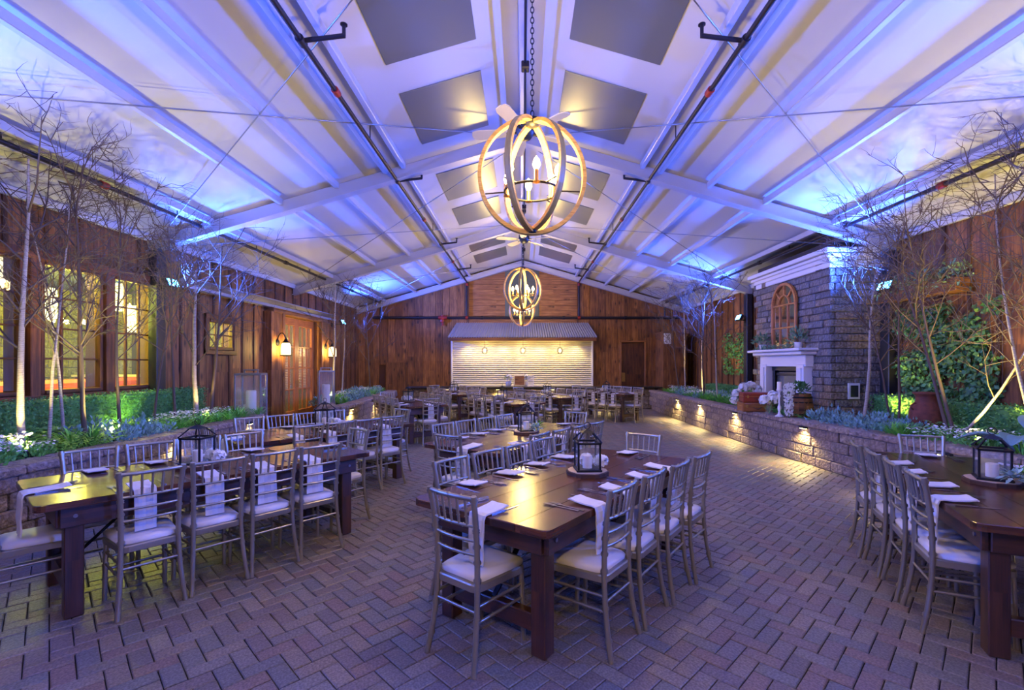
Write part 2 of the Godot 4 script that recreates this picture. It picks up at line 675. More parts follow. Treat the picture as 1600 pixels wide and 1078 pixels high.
func build_side_wall(called: String, s: float, openings: Array, board: float, batten: bool) -> void:
	var f := structure(called)
	var r := rng(5 if s < 0 else 6)
	var top := roof_y(XW) + 0.02
	for q in rects(cuts_of(DF, DB + 0.2, 100.0, openings, r), -0.1, top, openings):
		var b := MB.new()
		b.bx(V(s * (XW + 0.13), (q[2] + q[3]) * 0.5, (q[0] + q[1]) * 0.5), Vector3(0.2, q[3] - q[2], q[1] - q[0]))
		part(f, "core", b, M.wall_plain)
	var cuts := cuts_of(DF, DB, board, openings, r, 0.08)
	var mats := [M.board_a, M.board_b, M.board_c]
	for q in rects(cuts, 0.0, top - 0.02, openings):
		var b := MB.new()
		b.box(Transform3D(Basis(), V(s * (XW + 0.015), (q[2] + q[3]) * 0.5, (q[0] + q[1]) * 0.5)), Vector3(0.03, q[3] - q[2], q[1] - q[0] - 0.006), 0.004, Color.WHITE, 1, Vector2(r.randf() * 5, r.randf() * 5))
		part(f, "board", b, mats[r.randi() % 3])
	if batten:
		var bc := []
		for e in cuts:
			var skip := false
			for o in openings:
				if absf(e - o[0]) < 0.03 or absf(e - o[1]) < 0.03:
					skip = true
			if not skip and e > DF + 0.1 and e < DB - 0.1:
				bc.append(e)
		for e in bc:
			for q in rects([e - 0.028, e + 0.028], 0.0, top - 0.02, openings):
				var b := MB.new()
				b.box(Transform3D(Basis(), V(s * (XW - 0.011), (q[2] + q[3]) * 0.5, e)), Vector3(0.022, q[3] - q[2], 0.056), 0.004, Color.WHITE, 1, Vector2(r.randf() * 5, r.randf() * 5))
				part(f, "batten", b, M.batten)

func build_far_wall() -> void:
	var f := structure("wall_back")
	var core := MB.new()
	core.bx(V(0, 2.8, DB + 0.16), Vector3(13.2, 5.8, 0.2))
	part(f, "core", core, M.wall_plain)
	var r := rng(9)
	var mats := [M.board_a, M.board_b, M.board_c, M.board_a]
	var niche := [[-5.48, -5.2, 0.0, 1.55], [3.72, 4.69, 0.0, 2.43], [-2.08, 2.1, 2.62, 6.0]]
	for q in rects(cuts_of(-XW, XW, 0.27, niche, r, 0.25), 0.0, 6.0, niche):
		var y1: float = minf(q[3], roof_y((q[0] + q[1]) * 0.5) + 0.03)
		if y1 - q[2] < 0.02:
			continue
		var b := MB.new()
		b.box(Transform3D(Basis(), V((q[0] + q[1]) * 0.5, (q[2] + y1) * 0.5, DB + 0.015 - r.randf() * 0.006)), Vector3(q[1] - q[0] - 0.005, y1 - q[2], 0.03), 0.004, Color.WHITE, 1, Vector2(r.randf() * 5, r.randf() * 5))
		part(f, "board", b, mats[r.randi() % 4])
	var y := 2.62
	while y < 5.5:
		var h := 0.2
		var half := minf(2.08, (APEX + 0.03 - y - 0.1) / SL)
		if half < 0.1:
			break
		var b := MB.new()
		b.box(Transform3D(Basis(), V(0.01, y + h * 0.5, DB + 0.015)), Vector3(half * 2.0, h - 0.006, 0.03), 0.004, Color.WHITE, 0, Vector2(r.randf() * 5, r.randf() * 5))
		part(f, "board", b, M.board_pine)
		y += h
	for x in [-2.08, 2.1]:
		var t := MB.new()
		t.bx(V(x, (2.62 + roof_y(x)) * 0.5, DB - 0.005), Vector3(0.05, roof_y(x) - 2.62, 0.02), 0.004)
		part(f, "batten", t, M.batten)
	# the vent panel high in the gable
	var p := MB.new()
	p.bx(V(-0.03, 4.3, DB - 0.015), Vector3(1.3, 1.9, 0.03), 0.006)
	var vent := part(f, "vent_panel", p, M.green_panel)
	for k in 12:
		var l := MB.new()
		l.bx(V(-0.03, 3.42 + k * 0.155, DB - 0.034), Vector3(1.22, 0.1, 0.012), 0.003)
		part(vent, "slat", l, M.green_panel)
	var w := structure("wall_front")
	var wb := MB.new()
	wb.bx(V(0, 2.8, DF - 0.1), Vector3(13.2, 5.8, 0.2))
	part(w, "core", wb, M.wall_plain)
	# flush door at the right of the shutter
	var door := structure("door_2")
	var l := MB.new()
	l.bx(V(4.205, 1.19, DB + 0.035), Vector3(0.9, 2.38, 0.04), 0.005)
	part(door, "leaf", l, M.flush_door)
	for e in [[3.735, 0.05], [4.675, 0.05]]:
		var j := MB.new()
		j.bx(V(e[0], 1.22, DB - 0.02), Vector3(0.07, 2.44, 0.05), 0.005)
		part(door, "jamb", j, M.board_pine)
	var hd := MB.new()
	hd.bx(V(4.205, 2.45, DB - 0.02), Vector3(1.01, 0.07, 0.05), 0.005)
	part(door, "head", hd, M.board_pine)
	var k := MB.new()
	k.bx(V(3.84, 1.08, DB + 0.01), Vector3(0.13, 0.34, 0.02), 0.004)
	part(door, "push_plate", k, M.brass)

func make_window(called: String, s: float, d0: float, d1: float, y0: float, y1: float, cols: int, rows: int, fw := 0.07) -> Node3D:
	var w := structure(called)
	var x := s * (XW + 0.01)
	var ym := (y0 + y1) * 0.5
	var dm := (d0 + d1) * 0.5
	for d in [d0 + fw * 0.5, d1 - fw * 0.5]:
		var b := MB.new()
		b.box(Transform3D(Basis(), V(x, ym, d)), Vector3(0.1, y1 - y0, fw), 0.006)
		part(w, "jamb", b, M.trim_wood)
	for y in [y0 + fw * 0.5, y1 - fw * 0.5]:
		var b := MB.new()
		b.box(Transform3D(Basis(), V(x - s * 0.01, y, dm)), Vector3(0.12, fw, d1 - d0 - 2.0 * fw), 0.006)
		part(w, "sill" if y < ym else "head", b, M.trim_wood)
	var iw := d1 - d0 - 2.0 * fw
	var ih := y1 - y0 - 2.0 * fw
	for i in range(1, cols):
		var b := MB.new()
		b.bx(V(x + s * 0.01, ym, d0 + fw + iw * i / cols), Vector3(0.04, ih, 0.032), 0.005)
		part(w, "muntin", b, M.trim_wood)
	for i in range(1, rows):
		var b := MB.new()
		b.bx(V(x + s * 0.01, y0 + fw + ih * i / rows, dm), Vector3(0.036, 0.022, iw), 0.004)
		part(w, "muntin", b, M.trim_wood)
	var pm := BoxMesh.new()
	pm.size = Vector3(0.004, ih / rows - 0.024, iw / cols - 0.034)
	for i in cols:
		for j in rows:
			part(w, "pane", pm, M.window_glass, Transform3D(Basis(), V(x + s * 0.015, y0 + fw + ih * (j + 0.5) / rows, d0 + fw + iw * (i + 0.5) / cols)))
	return w

func build_left_side() -> void:
	var wins := [[4.0, 5.0], [5.08, 5.95], [6.16, 7.07], [7.23, 8.08]]
	var op := []
	for w in wins:
		op.append([w[0], w[1], 1.2, 2.95])
	op.append([9.42, 10.27, 1.88, 2.5])
	op.append([12.1, 14.26, 0.0, 2.9])
	build_side_wall("wall_left", -1.0, op, 0.48, true)
	var n := 1
	for w in wins:
		make_window("window_%d" % n, -1.0, w[0], w[1], 1.2, 2.95, 3, 4, 0.05)
		n += 1
	make_window("window_%d" % n, -1.0, 9.42, 10.27, 1.88, 2.5, 3, 2, 0.06)
	# posts and rails between the windows
	var t := structure("trim_1")
	for d in [5.04, 6.055, 7.15, 8.14]:
		var b := MB.new()
		b.bx(V(-XW + 0.03, 2.05, d), Vector3(0.1, 1.95, 0.13), 0.008)
		part(t, "post", b, M.trim_wood)
	for y in [1.13, 3.0]:
		var b := MB.new()
		b.bx(V(-XW + 0.035, y, 6.1), Vector3(0.1, 0.12, 4.3), 0.008)
		part(t, "rail", b, M.trim_wood)
	var t2 := structure("trim_2")
	for e in [[9.39, 2.19, 0.07, 0.82], [10.3, 2.19, 0.07, 0.82]]:
		var b := MB.new()
		b.bx(V(-XW + 0.025, e[1], e[0]), Vector3(0.06, e[3], 0.09), 0.006)
		part(t2, "casing", b, M.trim_wood)
	for y in [1.83, 2.55]:
		var b := MB.new()
		b.bx(V(-XW + 0.027, y, 9.845), Vector3(0.065, 0.09, 1.0), 0.006)
		part(t2, "casing", b, M.trim_wood)
	# metal drip edge above the door and the small window
	var t3 := structure("trim_3")
	var fl := MB.new()
	fl.box(Transform3D(Basis(Vector3(0, 0, 1), 0.35), V(-XW + 0.17, 3.06, 11.7)), Vector3(0.4, 0.02, 6.7))
	fl.bx(V(-XW + 0.36, 2.97, 11.7), Vector3(0.02, 0.06, 6.7))
	part(t3, "drip_edge", fl, M.corrugated)
	# door surround
	var t4 := structure("trim_4")
	for d in [11.78, 14.6]:
		var b := MB.new()
		b.bx(V(-XW + 0.1, 1.44, d), Vector3(0.22, 2.88, 0.6), 0.01)
		part(t4, "pilaster", b, M.board_a)
		var e := MB.new()
		e.bx(V(-XW + 0.22, 1.44, d + (0.26 if d < 13 else -0.26)), Vector3(0.04, 2.88, 0.1), 0.006)
		part(t4, "pilaster_edge", e, M.board_pine)
	var hb := MB.new()
	hb.bx(V(-XW + 0.1, 2.92, 13.18), Vector3(0.24, 0.13, 3.2), 0.01)
	part(t4, "door_head", hb, M.board_pine)
	# french door
	var door := structure("door_1")
	for k in 2:
		var leaf := Node3D.new()
		leaf.name = "leaf"
		door.add_child(leaf, true)
		var d0 := 12.13 + k * 1.055
		var w := 1.045
		var dm := d0 + w * 0.5
		var x := -XW - 0.02
		for d in [d0 + 0.055, d0 + w - 0.055]:
			var b := MB.new()
			b.bx(V(x, 1.43, d), Vector3(0.06, 2.82, 0.11), 0.006)
			part(leaf, "stile", b, M.door_wood)
		for y in [[0.16, 0.3], [2.74, 0.2]]:
			var b := MB.new()
			b.box(Transform3D(Basis(), V(x, y[0], dm)), Vector3(0.058, y[1], w - 0.22), 0.006, Color.WHITE, 2)
			part(leaf, "rail", b, M.door_wood)
		var gw := w - 0.22
		var gh := 2.33
		for i in range(1, 3):
			var b := MB.new()
			b.bx(V(x, 0.31 + gh * 0.5, d0 + 0.11 + gw * i / 3.0), Vector3(0.04, gh, 0.03), 0.004)
			part(leaf, "muntin", b, M.door_wood)
		for i in range(1, 4):
			var b := MB.new()
			b.bx(V(x, 0.31 + gh * i / 4.0, dm), Vector3(0.042, 0.035, gw), 0.004)
			part(leaf, "muntin", b, M.door_wood)
		var pm := BoxMesh.new()
		pm.size = Vector3(0.004, gh / 4.0 - 0.036, gw / 3.0 - 0.032)
		for i in 3:
			for j in 4:
				part(leaf, "pane", pm, M.window_glass, Transform3D(Basis(), V(x, 0.31 + gh * (j + 0.5) / 4.0, d0 + 0.11 + gw * (i + 0.5) / 3.0)))
		var hd := MB.new()
		hd.bx(V(x + 0.04, 1.05, d0 + (w - 0.055 if k == 0 else 0.055)), Vector3(0.02, 0.2, 0.05), 0.004)
		hd.line(V(x + 0.05, 1.07, d0 + (w - 0.055 if k == 0 else 0.055)), V(x + 0.09, 1.07, d0 + (w - 0.055 if k == 0 else 0.055)), 0.01)
		part(leaf, "handle", hd, M.brass)
	for k in 2:
		var bl := thing("window_blind", "cream slatted blind behind the %s glazed door leaf" % ["nearer", "farther"][k], "blind", V(-XW - 0.13, 0.9, 12.65 + k * 1.055), 0.0, "blinds behind the glazed door")
		var sm := BoxMesh.new()
		sm.size = Vector3(0.05, 0.008, 0.84)
		for i in 26:
			part(bl, "slat", sm, M.blind, Transform3D(Basis(Vector3(0, 0, 1), 0.6), Vector3(0, i * 0.046, 0)))
		var cords := MB.new()
		for z in [-0.28, 0.28]:
			cords.line(Vector3(0, 0, z), Vector3(0, 1.2, z), 0.002, 4)
		part(bl, "cord", cords, M.blind)
	# lobby behind the door
	var room := structure("wall_lobby")
	for q in [[V(-9.2, 1.6, 13.3), Vector3(0.1, 3.2, 4.2)], [V(-7.9, 1.6, 11.45), Vector3(2.7, 3.2, 0.1)], [V(-7.9, 1.6, 15.2), Vector3(2.7, 3.2, 0.1)]]:
		var b := MB.new()
		b.bx(q[0], q[1])
		part(room, "core", b, M.lobby_wall)
	var cl := structure("ceiling_lobby")
	var cb := MB.new()
	cb.bx(V(-7.85, 3.22, 13.3), Vector3(2.8, 0.1, 4.2))
	part(cl, "core", cb, M.dark_ceiling)
	var fl2 := structure("floor_lobby")
	var fb := MB.new()
	fb.bx(V(-7.85, -0.05, 13.3), Vector3(2.8, 0.1, 4.2))
	part(fl2, "core", fb, M.board_b)
	var pl := thing("pendant_lamp", "warm glowing globe lamp seen through the glazed double door", "lamp", V(-7.9, 2.3, 13.6))
	var g := MB.new()
	g.lathe(Transform3D(), [Vector2(0.001, -0.12), Vector2(0.08, -0.09), Vector2(0.12, 0), Vector2(0.08, 0.09), Vector2(0.001, 0.12)], 10)
	part(pl, "globe", g, M.lantern_white)
	var st := MB.new()
	st.line(Vector3(0, 0.12, 0), Vector3(0, 0.87, 0), 0.01)
	part(pl, "stem", st, M.black)
	omni(pl, Vector3.ZERO, Color(1.0, 0.84, 0.45), 9.0, 0.1)
	build_cafe()

func build_cafe() -> void:
	var f := structure("wall_cafe")
	for q in [[V(-10.3, 1.6, 7.4), Vector3(0.1, 3.3, 8.0)], [V(-8.4, 1.6, 3.4), Vector3(3.8, 3.3, 0.1)], [V(-8.4, 1.6, 11.35), Vector3(3.8, 3.3, 0.1)]]:
		var b := MB.new()
		b.bx(q[0], q[1])
		part(f, "core", b, M.cafe_wall)
	# stone blocks on the two walls of the cafe that show through the windows
	var r := rng(61)
	var vs := []
	for k in 6:
		var t := MB.new()
		var c := Color(0.40, 0.385, 0.06) * r.randf_range(0.75, 1.2)
		t.bx(Vector3.ZERO, Vector3(0.44, 0.2, 0.06), 0.014, c)
		vs.append(t.done())
	for row in 11:
		for k in 8:
			part(f, "block", vs[r.randi() % 6], M.stone, Transform3D(Basis(), V(-10.1 + (k + 0.5 * (row % 2)) * 0.46, 0.75 + row * 0.215, 11.28)))
		for k in 14:
			part(f, "block", vs[r.randi() % 6], M.stone, Transform3D(Basis(Vector3.UP, PI / 2), V(-10.23, 0.75 + row * 0.215, 4.9 + (k + 0.5 * (row % 2)) * 0.46)))
	var cl := structure("ceiling_cafe")
	var cb := MB.new()
	cb.bx(V(-8.4, 3.3, 7.4), Vector3(3.9, 0.1, 8.0))
	part(cl, "core", cb, M.dark_ceiling)
	var fl := structure("floor_cafe")
	var fb := MB.new()
	fb.bx(V(-8.4, -0.05, 7.4), Vector3(3.9, 0.1, 8.0))
	part(fl, "core", fb, M.board_b)
	var places := [[-7.15, 2.95, 6.55, "white cylinder pendant lamp at the far left behind the windows"], [-7.2, 2.5, 7.15, "large white cylinder pendant lamp behind the middle window"],
		[-7.2, 2.78, 8.42, "higher of two white pendant lamps behind the third window"], [-7.2, 2.42, 8.78, "lower of two white pendant lamps behind the third window"]]
	for p in places:
		var o := thing("pendant_lamp", p[3], "lamp", V(p[0], p[1], p[2]), 0.0, "white pendant lamps inside the cafe")
		var g := MB.new()
		g.lathe(Transform3D(), [Vector2(0.001, -0.24), Vector2(0.1, -0.24), Vector2(0.125, -0.21), Vector2(0.13, 0.0), Vector2(0.125, 0.21), Vector2(0.1, 0.24), Vector2(0.001, 0.24)], 12)
		part(o, "lamp_shade", g, M.lantern_white)
		var rings := MB.new()
		for y in [-0.14, -0.05, 0.05, 0.14]:
			rings.lathe(Transform3D(), [Vector2(0.131, y - 0.004), Vector2(0.134, y), Vector2(0.131, y + 0.004)], 20)
		part(o, "rib", rings, M.white_matte)
		var st := MB.new()
		st.line(Vector3(0, 0.24, 0), Vector3(0, 3.25 - p[1], 0), 0.006, 6)
		part(o, "cord", st, M.black)
		omni(o, Vector3.ZERO, Color(0.97, 0.98, 0.38), 4.4, 0.12)
	var ch := thing("cafe_chandelier", "small chandelier of five bulbs glowing inside behind the middle window", "chandelier", V(-8.6, 2.35, 9.0))
	var fr := MB.new()
	fr.line(Vector3(0, 0, 0), Vector3(0, 0.9, 0), 0.012)
	for k in 5:
		var a := TAU * k / 5
		fr.line(Vector3(0, 0.05, 0), Vector3(cos(a) * 0.24, 0.0, sin(a) * 0.24), 0.008, 6)
	part(ch, "frame", fr, M.black)
	for k in 5:
		var a := TAU * k / 5
		var b := MB.new()
		b.lathe(Transform3D(Basis(), Vector3(cos(a) * 0.24, 0.0, sin(a) * 0.24)), [Vector2(0.001, 0), Vector2(0.03, 0.02), Vector2(0.04, 0.06), Vector2(0.001, 0.1)], 6)
		part(ch, "bulb", b, M.bulb)
	omni(ch, Vector3(0, 0.3, 0), Color(1.0, 0.95, 0.4), 2.6, 0.1)
	for k in 3:
		var o := thing("booth_seat", ["orange upholstered booth back below the middle window", "orange upholstered booth back, second along behind the glass", "orange upholstered booth back, farthest behind the glass"][k], "booth", V(-7.9, 0.0, 6.9 + k * 1.15), 0.0, "orange booths in the cafe")
		var b := MB.new()
		b.box(Transform3D(Basis(), Vector3(0, 0.95, 0)), Vector3(0.18, 0.75, 1.1), 0.06)
		part(o, "backrest", b, M.booth)
		var s := MB.new()
		s.box(Transform3D(Basis(), Vector3(-0.35, 0.42, 0)), Vector3(0.6, 0.14, 1.1), 0.04)
		part(o, "seat", s, M.booth)
		var bs := MB.new()
		bs.bx(Vector3(-0.2, 0.18, 0), Vector3(0.5, 0.36, 1.06))
		part(o, "base", bs, M.board_b)
	var cab := thing("service_cabinet", "dark cabinet with a pale top against the wall inside the cafe", "cabinet", V(-8.7, 0.0, 10.6))
	var b2 := MB.new()
	b2.bx(Vector3(0, 0.65, 0), Vector3(2.2, 1.3, 0.5), 0.01)
	part(cab, "body", b2, M.board_b)
	var tp := MB.new()
	tp.bx(Vector3(0, 1.33, 0), Vector3(2.3, 0.05, 0.56), 0.008)
	part(cab, "top", tp, M.blind)

# ---------------------------------------------------------------- planters
const LEFT_A := [Vector2(-4.55, -1.5), Vector2(-4.5, 2.0), Vector2(-4.52, 4.0), Vector2(-4.56, 6.2), Vector2(-4.62, 7.6), Vector2(-4.75, 8.5), Vector2(-5.05, 9.1), Vector2(-6.25, 10.9)]
const LEFT_B := [Vector2(-6.25, 14.95), Vector2(-4.35, 10.2), Vector2(-4.05, 9.75), Vector2(-3.88, 10.2), Vector2(-3.88, 11.0), Vector2(-4.05, 12.8), Vector2(-4.25, 14.5), Vector2(-4.4, 16.4)]
const RIGHT_A := [Vector2(5.6, -1.5), Vector2(5.35, 2.0), Vector2(5.05, 4.0), Vector2(4.8, 5.2), Vector2(4.58, 6.6), Vector2(4.48, 8.0), Vector2(4.42, 9.7), Vector2(4.4, 11.4), Vector2(4.4, 14.0), Vector2(4.45, 16.4)]
const CAP := 0.68
const SOIL := 0.58

func along(path: Array, s: float) -> Array:
	var left := s
	for i in path.size() - 1:
		var e: Vector2 = path[i + 1] - path[i]
		if left <= e.length() or i == path.size() - 2:
			return [path[i] + e.normalized() * left, e.normalized()]
		left -= e.length()
	return []

func length_of(path: Array) -> float:
	var l := 0.0
	for i in path.size() - 1:
		l += (path[i + 1] - path[i]).length()
	return l

# inward: +1 when the bed lies to the left of the path's direction (seen with x right, depth up)
func planter(called: String, label: String, path: Array, inward: float, skip_to: float, seedling: int) -> void:
	var o := thing(called, label, "planter wall")
	var r := rng(seedling)
	var total := length_of(path)
	var tints := [Color(0.40, 0.31, 0.26), Color(0.34, 0.28, 0.25), Color(0.45, 0.36, 0.29), Color(0.31, 0.25, 0.24), Color(0.38, 0.29, 0.25)]
	var sizes := [0.24, 0.34, 0.44]
	var v := {}
	for i in 5:
		for j in 3:
			var m := MB.new()
			m.bx(Vector3.ZERO, Vector3(sizes[j] - 0.008, 0.146, 0.2), 0.014, tints[i])
			v[i * 3 + j] = m.done()
	var caps := []
	for i in 5:
		var m := MB.new()
		m.bx(Vector3.ZERO, Vector3(0.39, 0.082, 0.34), 0.016, tints[i] * 1.12)
		caps.append(m.done())
	var back := MB.new()
	for i in path.size() - 1:
		var a: Vector2 = path[i]
		var b: Vector2 = path[i + 1]
		var nrm := Vector2(-(b - a).y, (b - a).x).normalized() * inward
		var p := a + nrm * 0.13
		var q := b + nrm * 0.13
		back.bar(V(p.x, 0.29, p.y), V(q.x, 0.29, q.y), 0.14, 0.58)
	part(o, "mortar_core", back, M.mortar)
	for row in 4:
		var s := skip_to + (0.0 if row % 2 == 0 else 0.13)
		while s < total - 0.05:
			var j := r.randi() % 3
			var i := r.randi() % 5
			var h: Array = along(path, s + sizes[j] * 0.5)
			if h.is_empty():
				break
			var dir: Vector2 = h[1]
			var nrm := Vector2(-dir.y, dir.x) * inward
			var c: Vector2 = h[0] + nrm * (0.1 + r.randf_range(-0.012, 0.012))
			part(o, "stone", v[i * 3 + j], M.stone, Transform3D(Basis(Vector3.UP, atan2(dir.y, dir.x)), V(c.x, 0.075 + row * 0.15, c.y)))
			s += sizes[j]
	var s := skip_to
	while s < total - 0.02:
		var h: Array = along(path, s + 0.2)
		var dir: Vector2 = h[1]
		var nrm := Vector2(-dir.y, dir.x) * inward
		var c: Vector2 = h[0] + nrm * 0.13
		part(o, "cap_stone", caps[r.randi() % 5], M.stone, Transform3D(Basis(Vector3.UP, atan2(dir.y, dir.x) + r.randf_range(-0.01, 0.01)), V(c.x, CAP - 0.041, c.y)))
		s += 0.4

func soil(called: String, label: String, poly: Array) -> void:
	var m := MB.new()
	var p := PackedVector2Array()
	for q in poly:
		p.append(Vector2(q.x, -q.y))
	m.slab(Transform3D(), p, 0.0, SOIL)
	var o := single(called, m, M.soil, label, "soil")
	o.set_meta("kind", "stuff")

func wall_light(path: Array, inward: float, s: float, label: String, e: float) -> void:
	var h: Array = along(path, s)
	var dir: Vector2 = h[1]
	var out := Vector2(dir.y, -dir.x) * inward
	var c: Vector2 = h[0] + out * 0.03
	var o := thing("hardscape_light", label, "light", V(c.x, CAP - 0.1, c.y), atan2(dir.y, dir.x), "small lights under the planter caps")
	var b := MB.new()
	b.bx(Vector3.ZERO, Vector3(0.16, 0.025, 0.05), 0.004)
	part(o, "housing", b, M.black)
	var l := MB.new()
	l.bx(Vector3(0, -0.016, 0), Vector3(0.13, 0.01, 0.035), 0.002)
	part(o, "lens", l, M.warm_lens)
	var t := V(c.x + out.x * 0.12, 0.0, c.y + out.y * 0.12)
	var sl := spot(o, Vector3(0, -0.03, 0), Vector3(0, -1, 0), Color(1.0, 0.88, 0.55), e, 72.0, 0.04, 0.8)
	sl.look_at_from_position(V(c.x + out.x * 0.03, CAP - 0.13, c.y + out.y * 0.03), t, Vector3.RIGHT)

func build_planters() -> void:
	planter("planter_wall", "long tan stone planter wall along the left windows", LEFT_A, 1.0, 3.0, 21)
	planter("planter_wall", "curved tan stone planter wall beyond the glazed double door", LEFT_B, 1.0, 0.0, 22)
	planter("planter_wall", "curving tan stone planter wall along the right, before the fireplace", RIGHT_A, -1.0, 3.0, 23)
	var a := []
	for q in LEFT_A:
		a.append(q + Vector2(-0.22, 0))
	a.append(Vector2(-6.28, -1.5))
	soil("planting_soil", "dark soil of the bed below the left windows", a)
	var b := []
	for i in range(1, LEFT_B.size()):
		b.append(LEFT_B[i] + Vector2(-0.22, 0.1))
	b.append(Vector2(-6.28, 16.6))
	b.append(Vector2(-6.28, 15.2))
	soil("planting_soil", "dark soil of the bed beyond the glazed door", b)
	var c := []
	for q in RIGHT_A:
		c.append(q + Vector2(0.22, 0))
	c.append(Vector2(6.28, 16.5))
	c.append(Vector2(6.28, -1.5))
	soil("planting_soil", "dark soil of the bed along the right wall", c)
	for q in [[6.9, "small warm light under the right cap nearest the front right table"], [9.15, "small warm light under the right cap below the barrel and candlestick"], [11.4, "small warm light under the right cap left of the suitcases"], [13.3, "small warm light under the right cap, second from the far end"], [15.0, "small warm light under the right cap, farthest of its row"]]:
		wall_light(RIGHT_A, -1.0, q[0], q[1], 2.2)
	for q in [[7.7, "small warm light under the left planter cap behind the front left table"], [9.6, "small warm light under the left planter cap beside the glass lantern"]]:
		wall_light(LEFT_A, 1.0, q[0], q[1], 1.6)
	for q in [[6.6, "small warm light under the far left planter cap, nearer one"], [9.0, "small warm light under the far left planter cap, farther one"]]:
		wall_light(LEFT_B, 1.0, q[0], q[1], 2.0)

# ---------------------------------------------------------------- fireplace
func build_fireplace() -> void:
	var o := thing("fireplace", "tall grey ledgestone fireplace with white mantel and crown", "fireplace")
	var xf := 5.35
	var d0 := 8.25
	var d1 := 10.82
	var r := rng(31)
	var core := MB.new()
	core.bx(V((xf + 6.3) * 0.5 + 0.05, 1.8, (d0 + d1) * 0.5), Vector3(6.3 - xf - 0.1, 3.4, d1 - d0 - 0.1))
	part(o, "core", core, M.mortar)
	var tints := [Color(0.34, 0.30, 0.27), Color(0.27, 0.25, 0.24), Color(0.42, 0.35, 0.28), Color(0.23, 0.22, 0.23), Color(0.38, 0.30, 0.23), Color(0.30, 0.29, 0.29)]
	var sizes := [0.2, 0.3, 0.42]
	var v := {}
	for i in 6:
		for j in 3:
			var m := MB.new()
			m.bx(Vector3.ZERO, Vector3(sizes[j] - 0.007, 0.122, 0.1), 0.012, tints[i])
			v[i * 3 + j] = m.done()
	var row := 0
	var y := SOIL
	while y < 3.32:
		var d := d0
		while d < d1 - 0.02:
			var j := r.randi() % 3
			if d + sizes[j] > d1 + 0.06:
				j = 0
			var dm: float = d + sizes[j] * 0.5
			# the fire opening stays free
			if not (dm > 9.1 and dm < 10.1 and y < 1.5):
				part(o, "stone", v[(r.randi() % 6) * 3 + j], M.stone, Transform3D(Basis(Vector3.UP, PI / 2), V(xf + 0.05 + r.randf_range(-0.022, 0.012), y + 0.064, dm)))
			d += sizes[j]
		var x := xf + (0.1 if row % 2 == 0 else 0.0)
		while x < 6.25:
			var j := r.randi() % 3
			part(o, "stone", v[(r.randi() % 6) * 3 + j], M.stone, Transform3D(Basis(), V(x + sizes[j] * 0.5, y + 0.064, d0 + 0.05 + r.randf_range(-0.02, 0.01))))
			x += sizes[j]
		y += 0.128
		row += 1
	# crown
	var cm := MB.new()
	for s in [[0.02, 3.3, 0.1], [0.05, 3.4, 0.08], [0.1, 3.47, 0.06], [0.15, 3.54, 0.08]]:
		cm.bx(V((xf - s[0] + 6.3) * 0.5, s[1] + s[2] * 0.5 - 0.02, (d0 + d1) * 0.5), Vector3(6.3 - xf + s[0], s[2], d1 - d0 + 2.0 * s[0]), 0.012)
	part(o, "crown", cm, M.white_paint)
	var top := MB.new()
	top.bx(V((xf + 6.3) * 0.5, 3.66, (d0 + d1) * 0.5 ), Vector3(6.3 - xf, 0.14, d1 - d0 - 0.1))
	part(o, "chimney_top", top, M.mortar)
	# mantel
	var mn := MB.new()
	mn.bx(V(5.2, 1.86, 9.55), Vector3(0.44, 0.05, 1.95), 0.012)
	mn.bx(V(5.24, 1.8, 9.55), Vector3(0.34, 0.07, 1.82), 0.012)
	part(o, "mantel_shelf", mn, M.white_paint)
	var fr := MB.new()
	fr.bx(V(5.28, 1.66, 9.55), Vector3(0.16, 0.24, 1.66), 0.008)
	part(o, "mantel_frieze", fr, M.white_paint)
	for d in [8.87, 10.23]:
		var lg := MB.new()
		lg.bx(V(5.27, 1.1, d), Vector3(0.18, 0.98, 0.24), 0.01)
		lg.bx(V(5.17, 1.12, d), Vector3(0.03, 0.8, 0.14), 0.006)
		lg.bx(V(5.25, 0.68, d), Vector3(0.22, 0.16, 0.28), 0.01)
		part(o, "mantel_leg", lg, M.white_paint)
	var fb := MB.new()
	fb.bx(V(5.62, 1.05, 9.55), Vector3(0.02, 1.0, 1.1))
	fb.bx(V(5.5, 0.6, 9.55), Vector3(0.3, 0.02, 1.1))
	for d in [9.02, 10.08]:
		fb.bx(V(5.47, 1.05, d), Vector3(0.3, 1.0, 0.02))
	part(o, "firebox", fb, M.black)
	var fm := MB.new()
	fm.bx(V(5.33, 1.5, 9.55), Vector3(0.03, 0.1, 1.12), 0.006)
	fm.bx(V(5.33, 1.05, 9.06), Vector3(0.03, 0.92, 0.05), 0.006)
	fm.bx(V(5.33, 1.05, 10.04), Vector3(0.03, 0.92, 0.05), 0.006)
	fm.bx(V(5.36, 1.38, 9.55), Vector3(0.02, 0.05, 0.9), 0.004)
	part(o, "firebox_frame", fm, M.gunmetal)
	var fg := MB.new()
	fg.bx(V(5.38, 1.02, 9.55), Vector3(0.006, 0.8, 0.92))
	part(o, "fire_glass", fg, M.glass)
	var ob := MB.new()
	ob.bx(V(5.75, 1.12, d0 - 0.02), Vector3(0.2, 0.28, 0.03), 0.005)
	var plate := part(o, "outlet_cover", ob, M.white_matte)
	var oi := MB.new()
	oi.bx(V(5.75, 1.12, d0 - 0.037), Vector3(0.13, 0.2, 0.01))
	part(plate, "outlet_face", oi, M.gunmetal)
	# arched window frame standing on the mantel
	var w := thing("arched_mirror", "arched wooden window-frame mirror standing on the white mantel", "mirror", V(5.3, 1.885, 9.62), -PI / 2)
	var hw := 0.45
	var hs := 0.9
	var fw := MB.new()
	for s in [-1.0, 1.0]:
		fw.bx(Vector3(s * (hw - 0.025), hs * 0.5, 0), Vector3(0.05, hs, 0.05), 0.008)
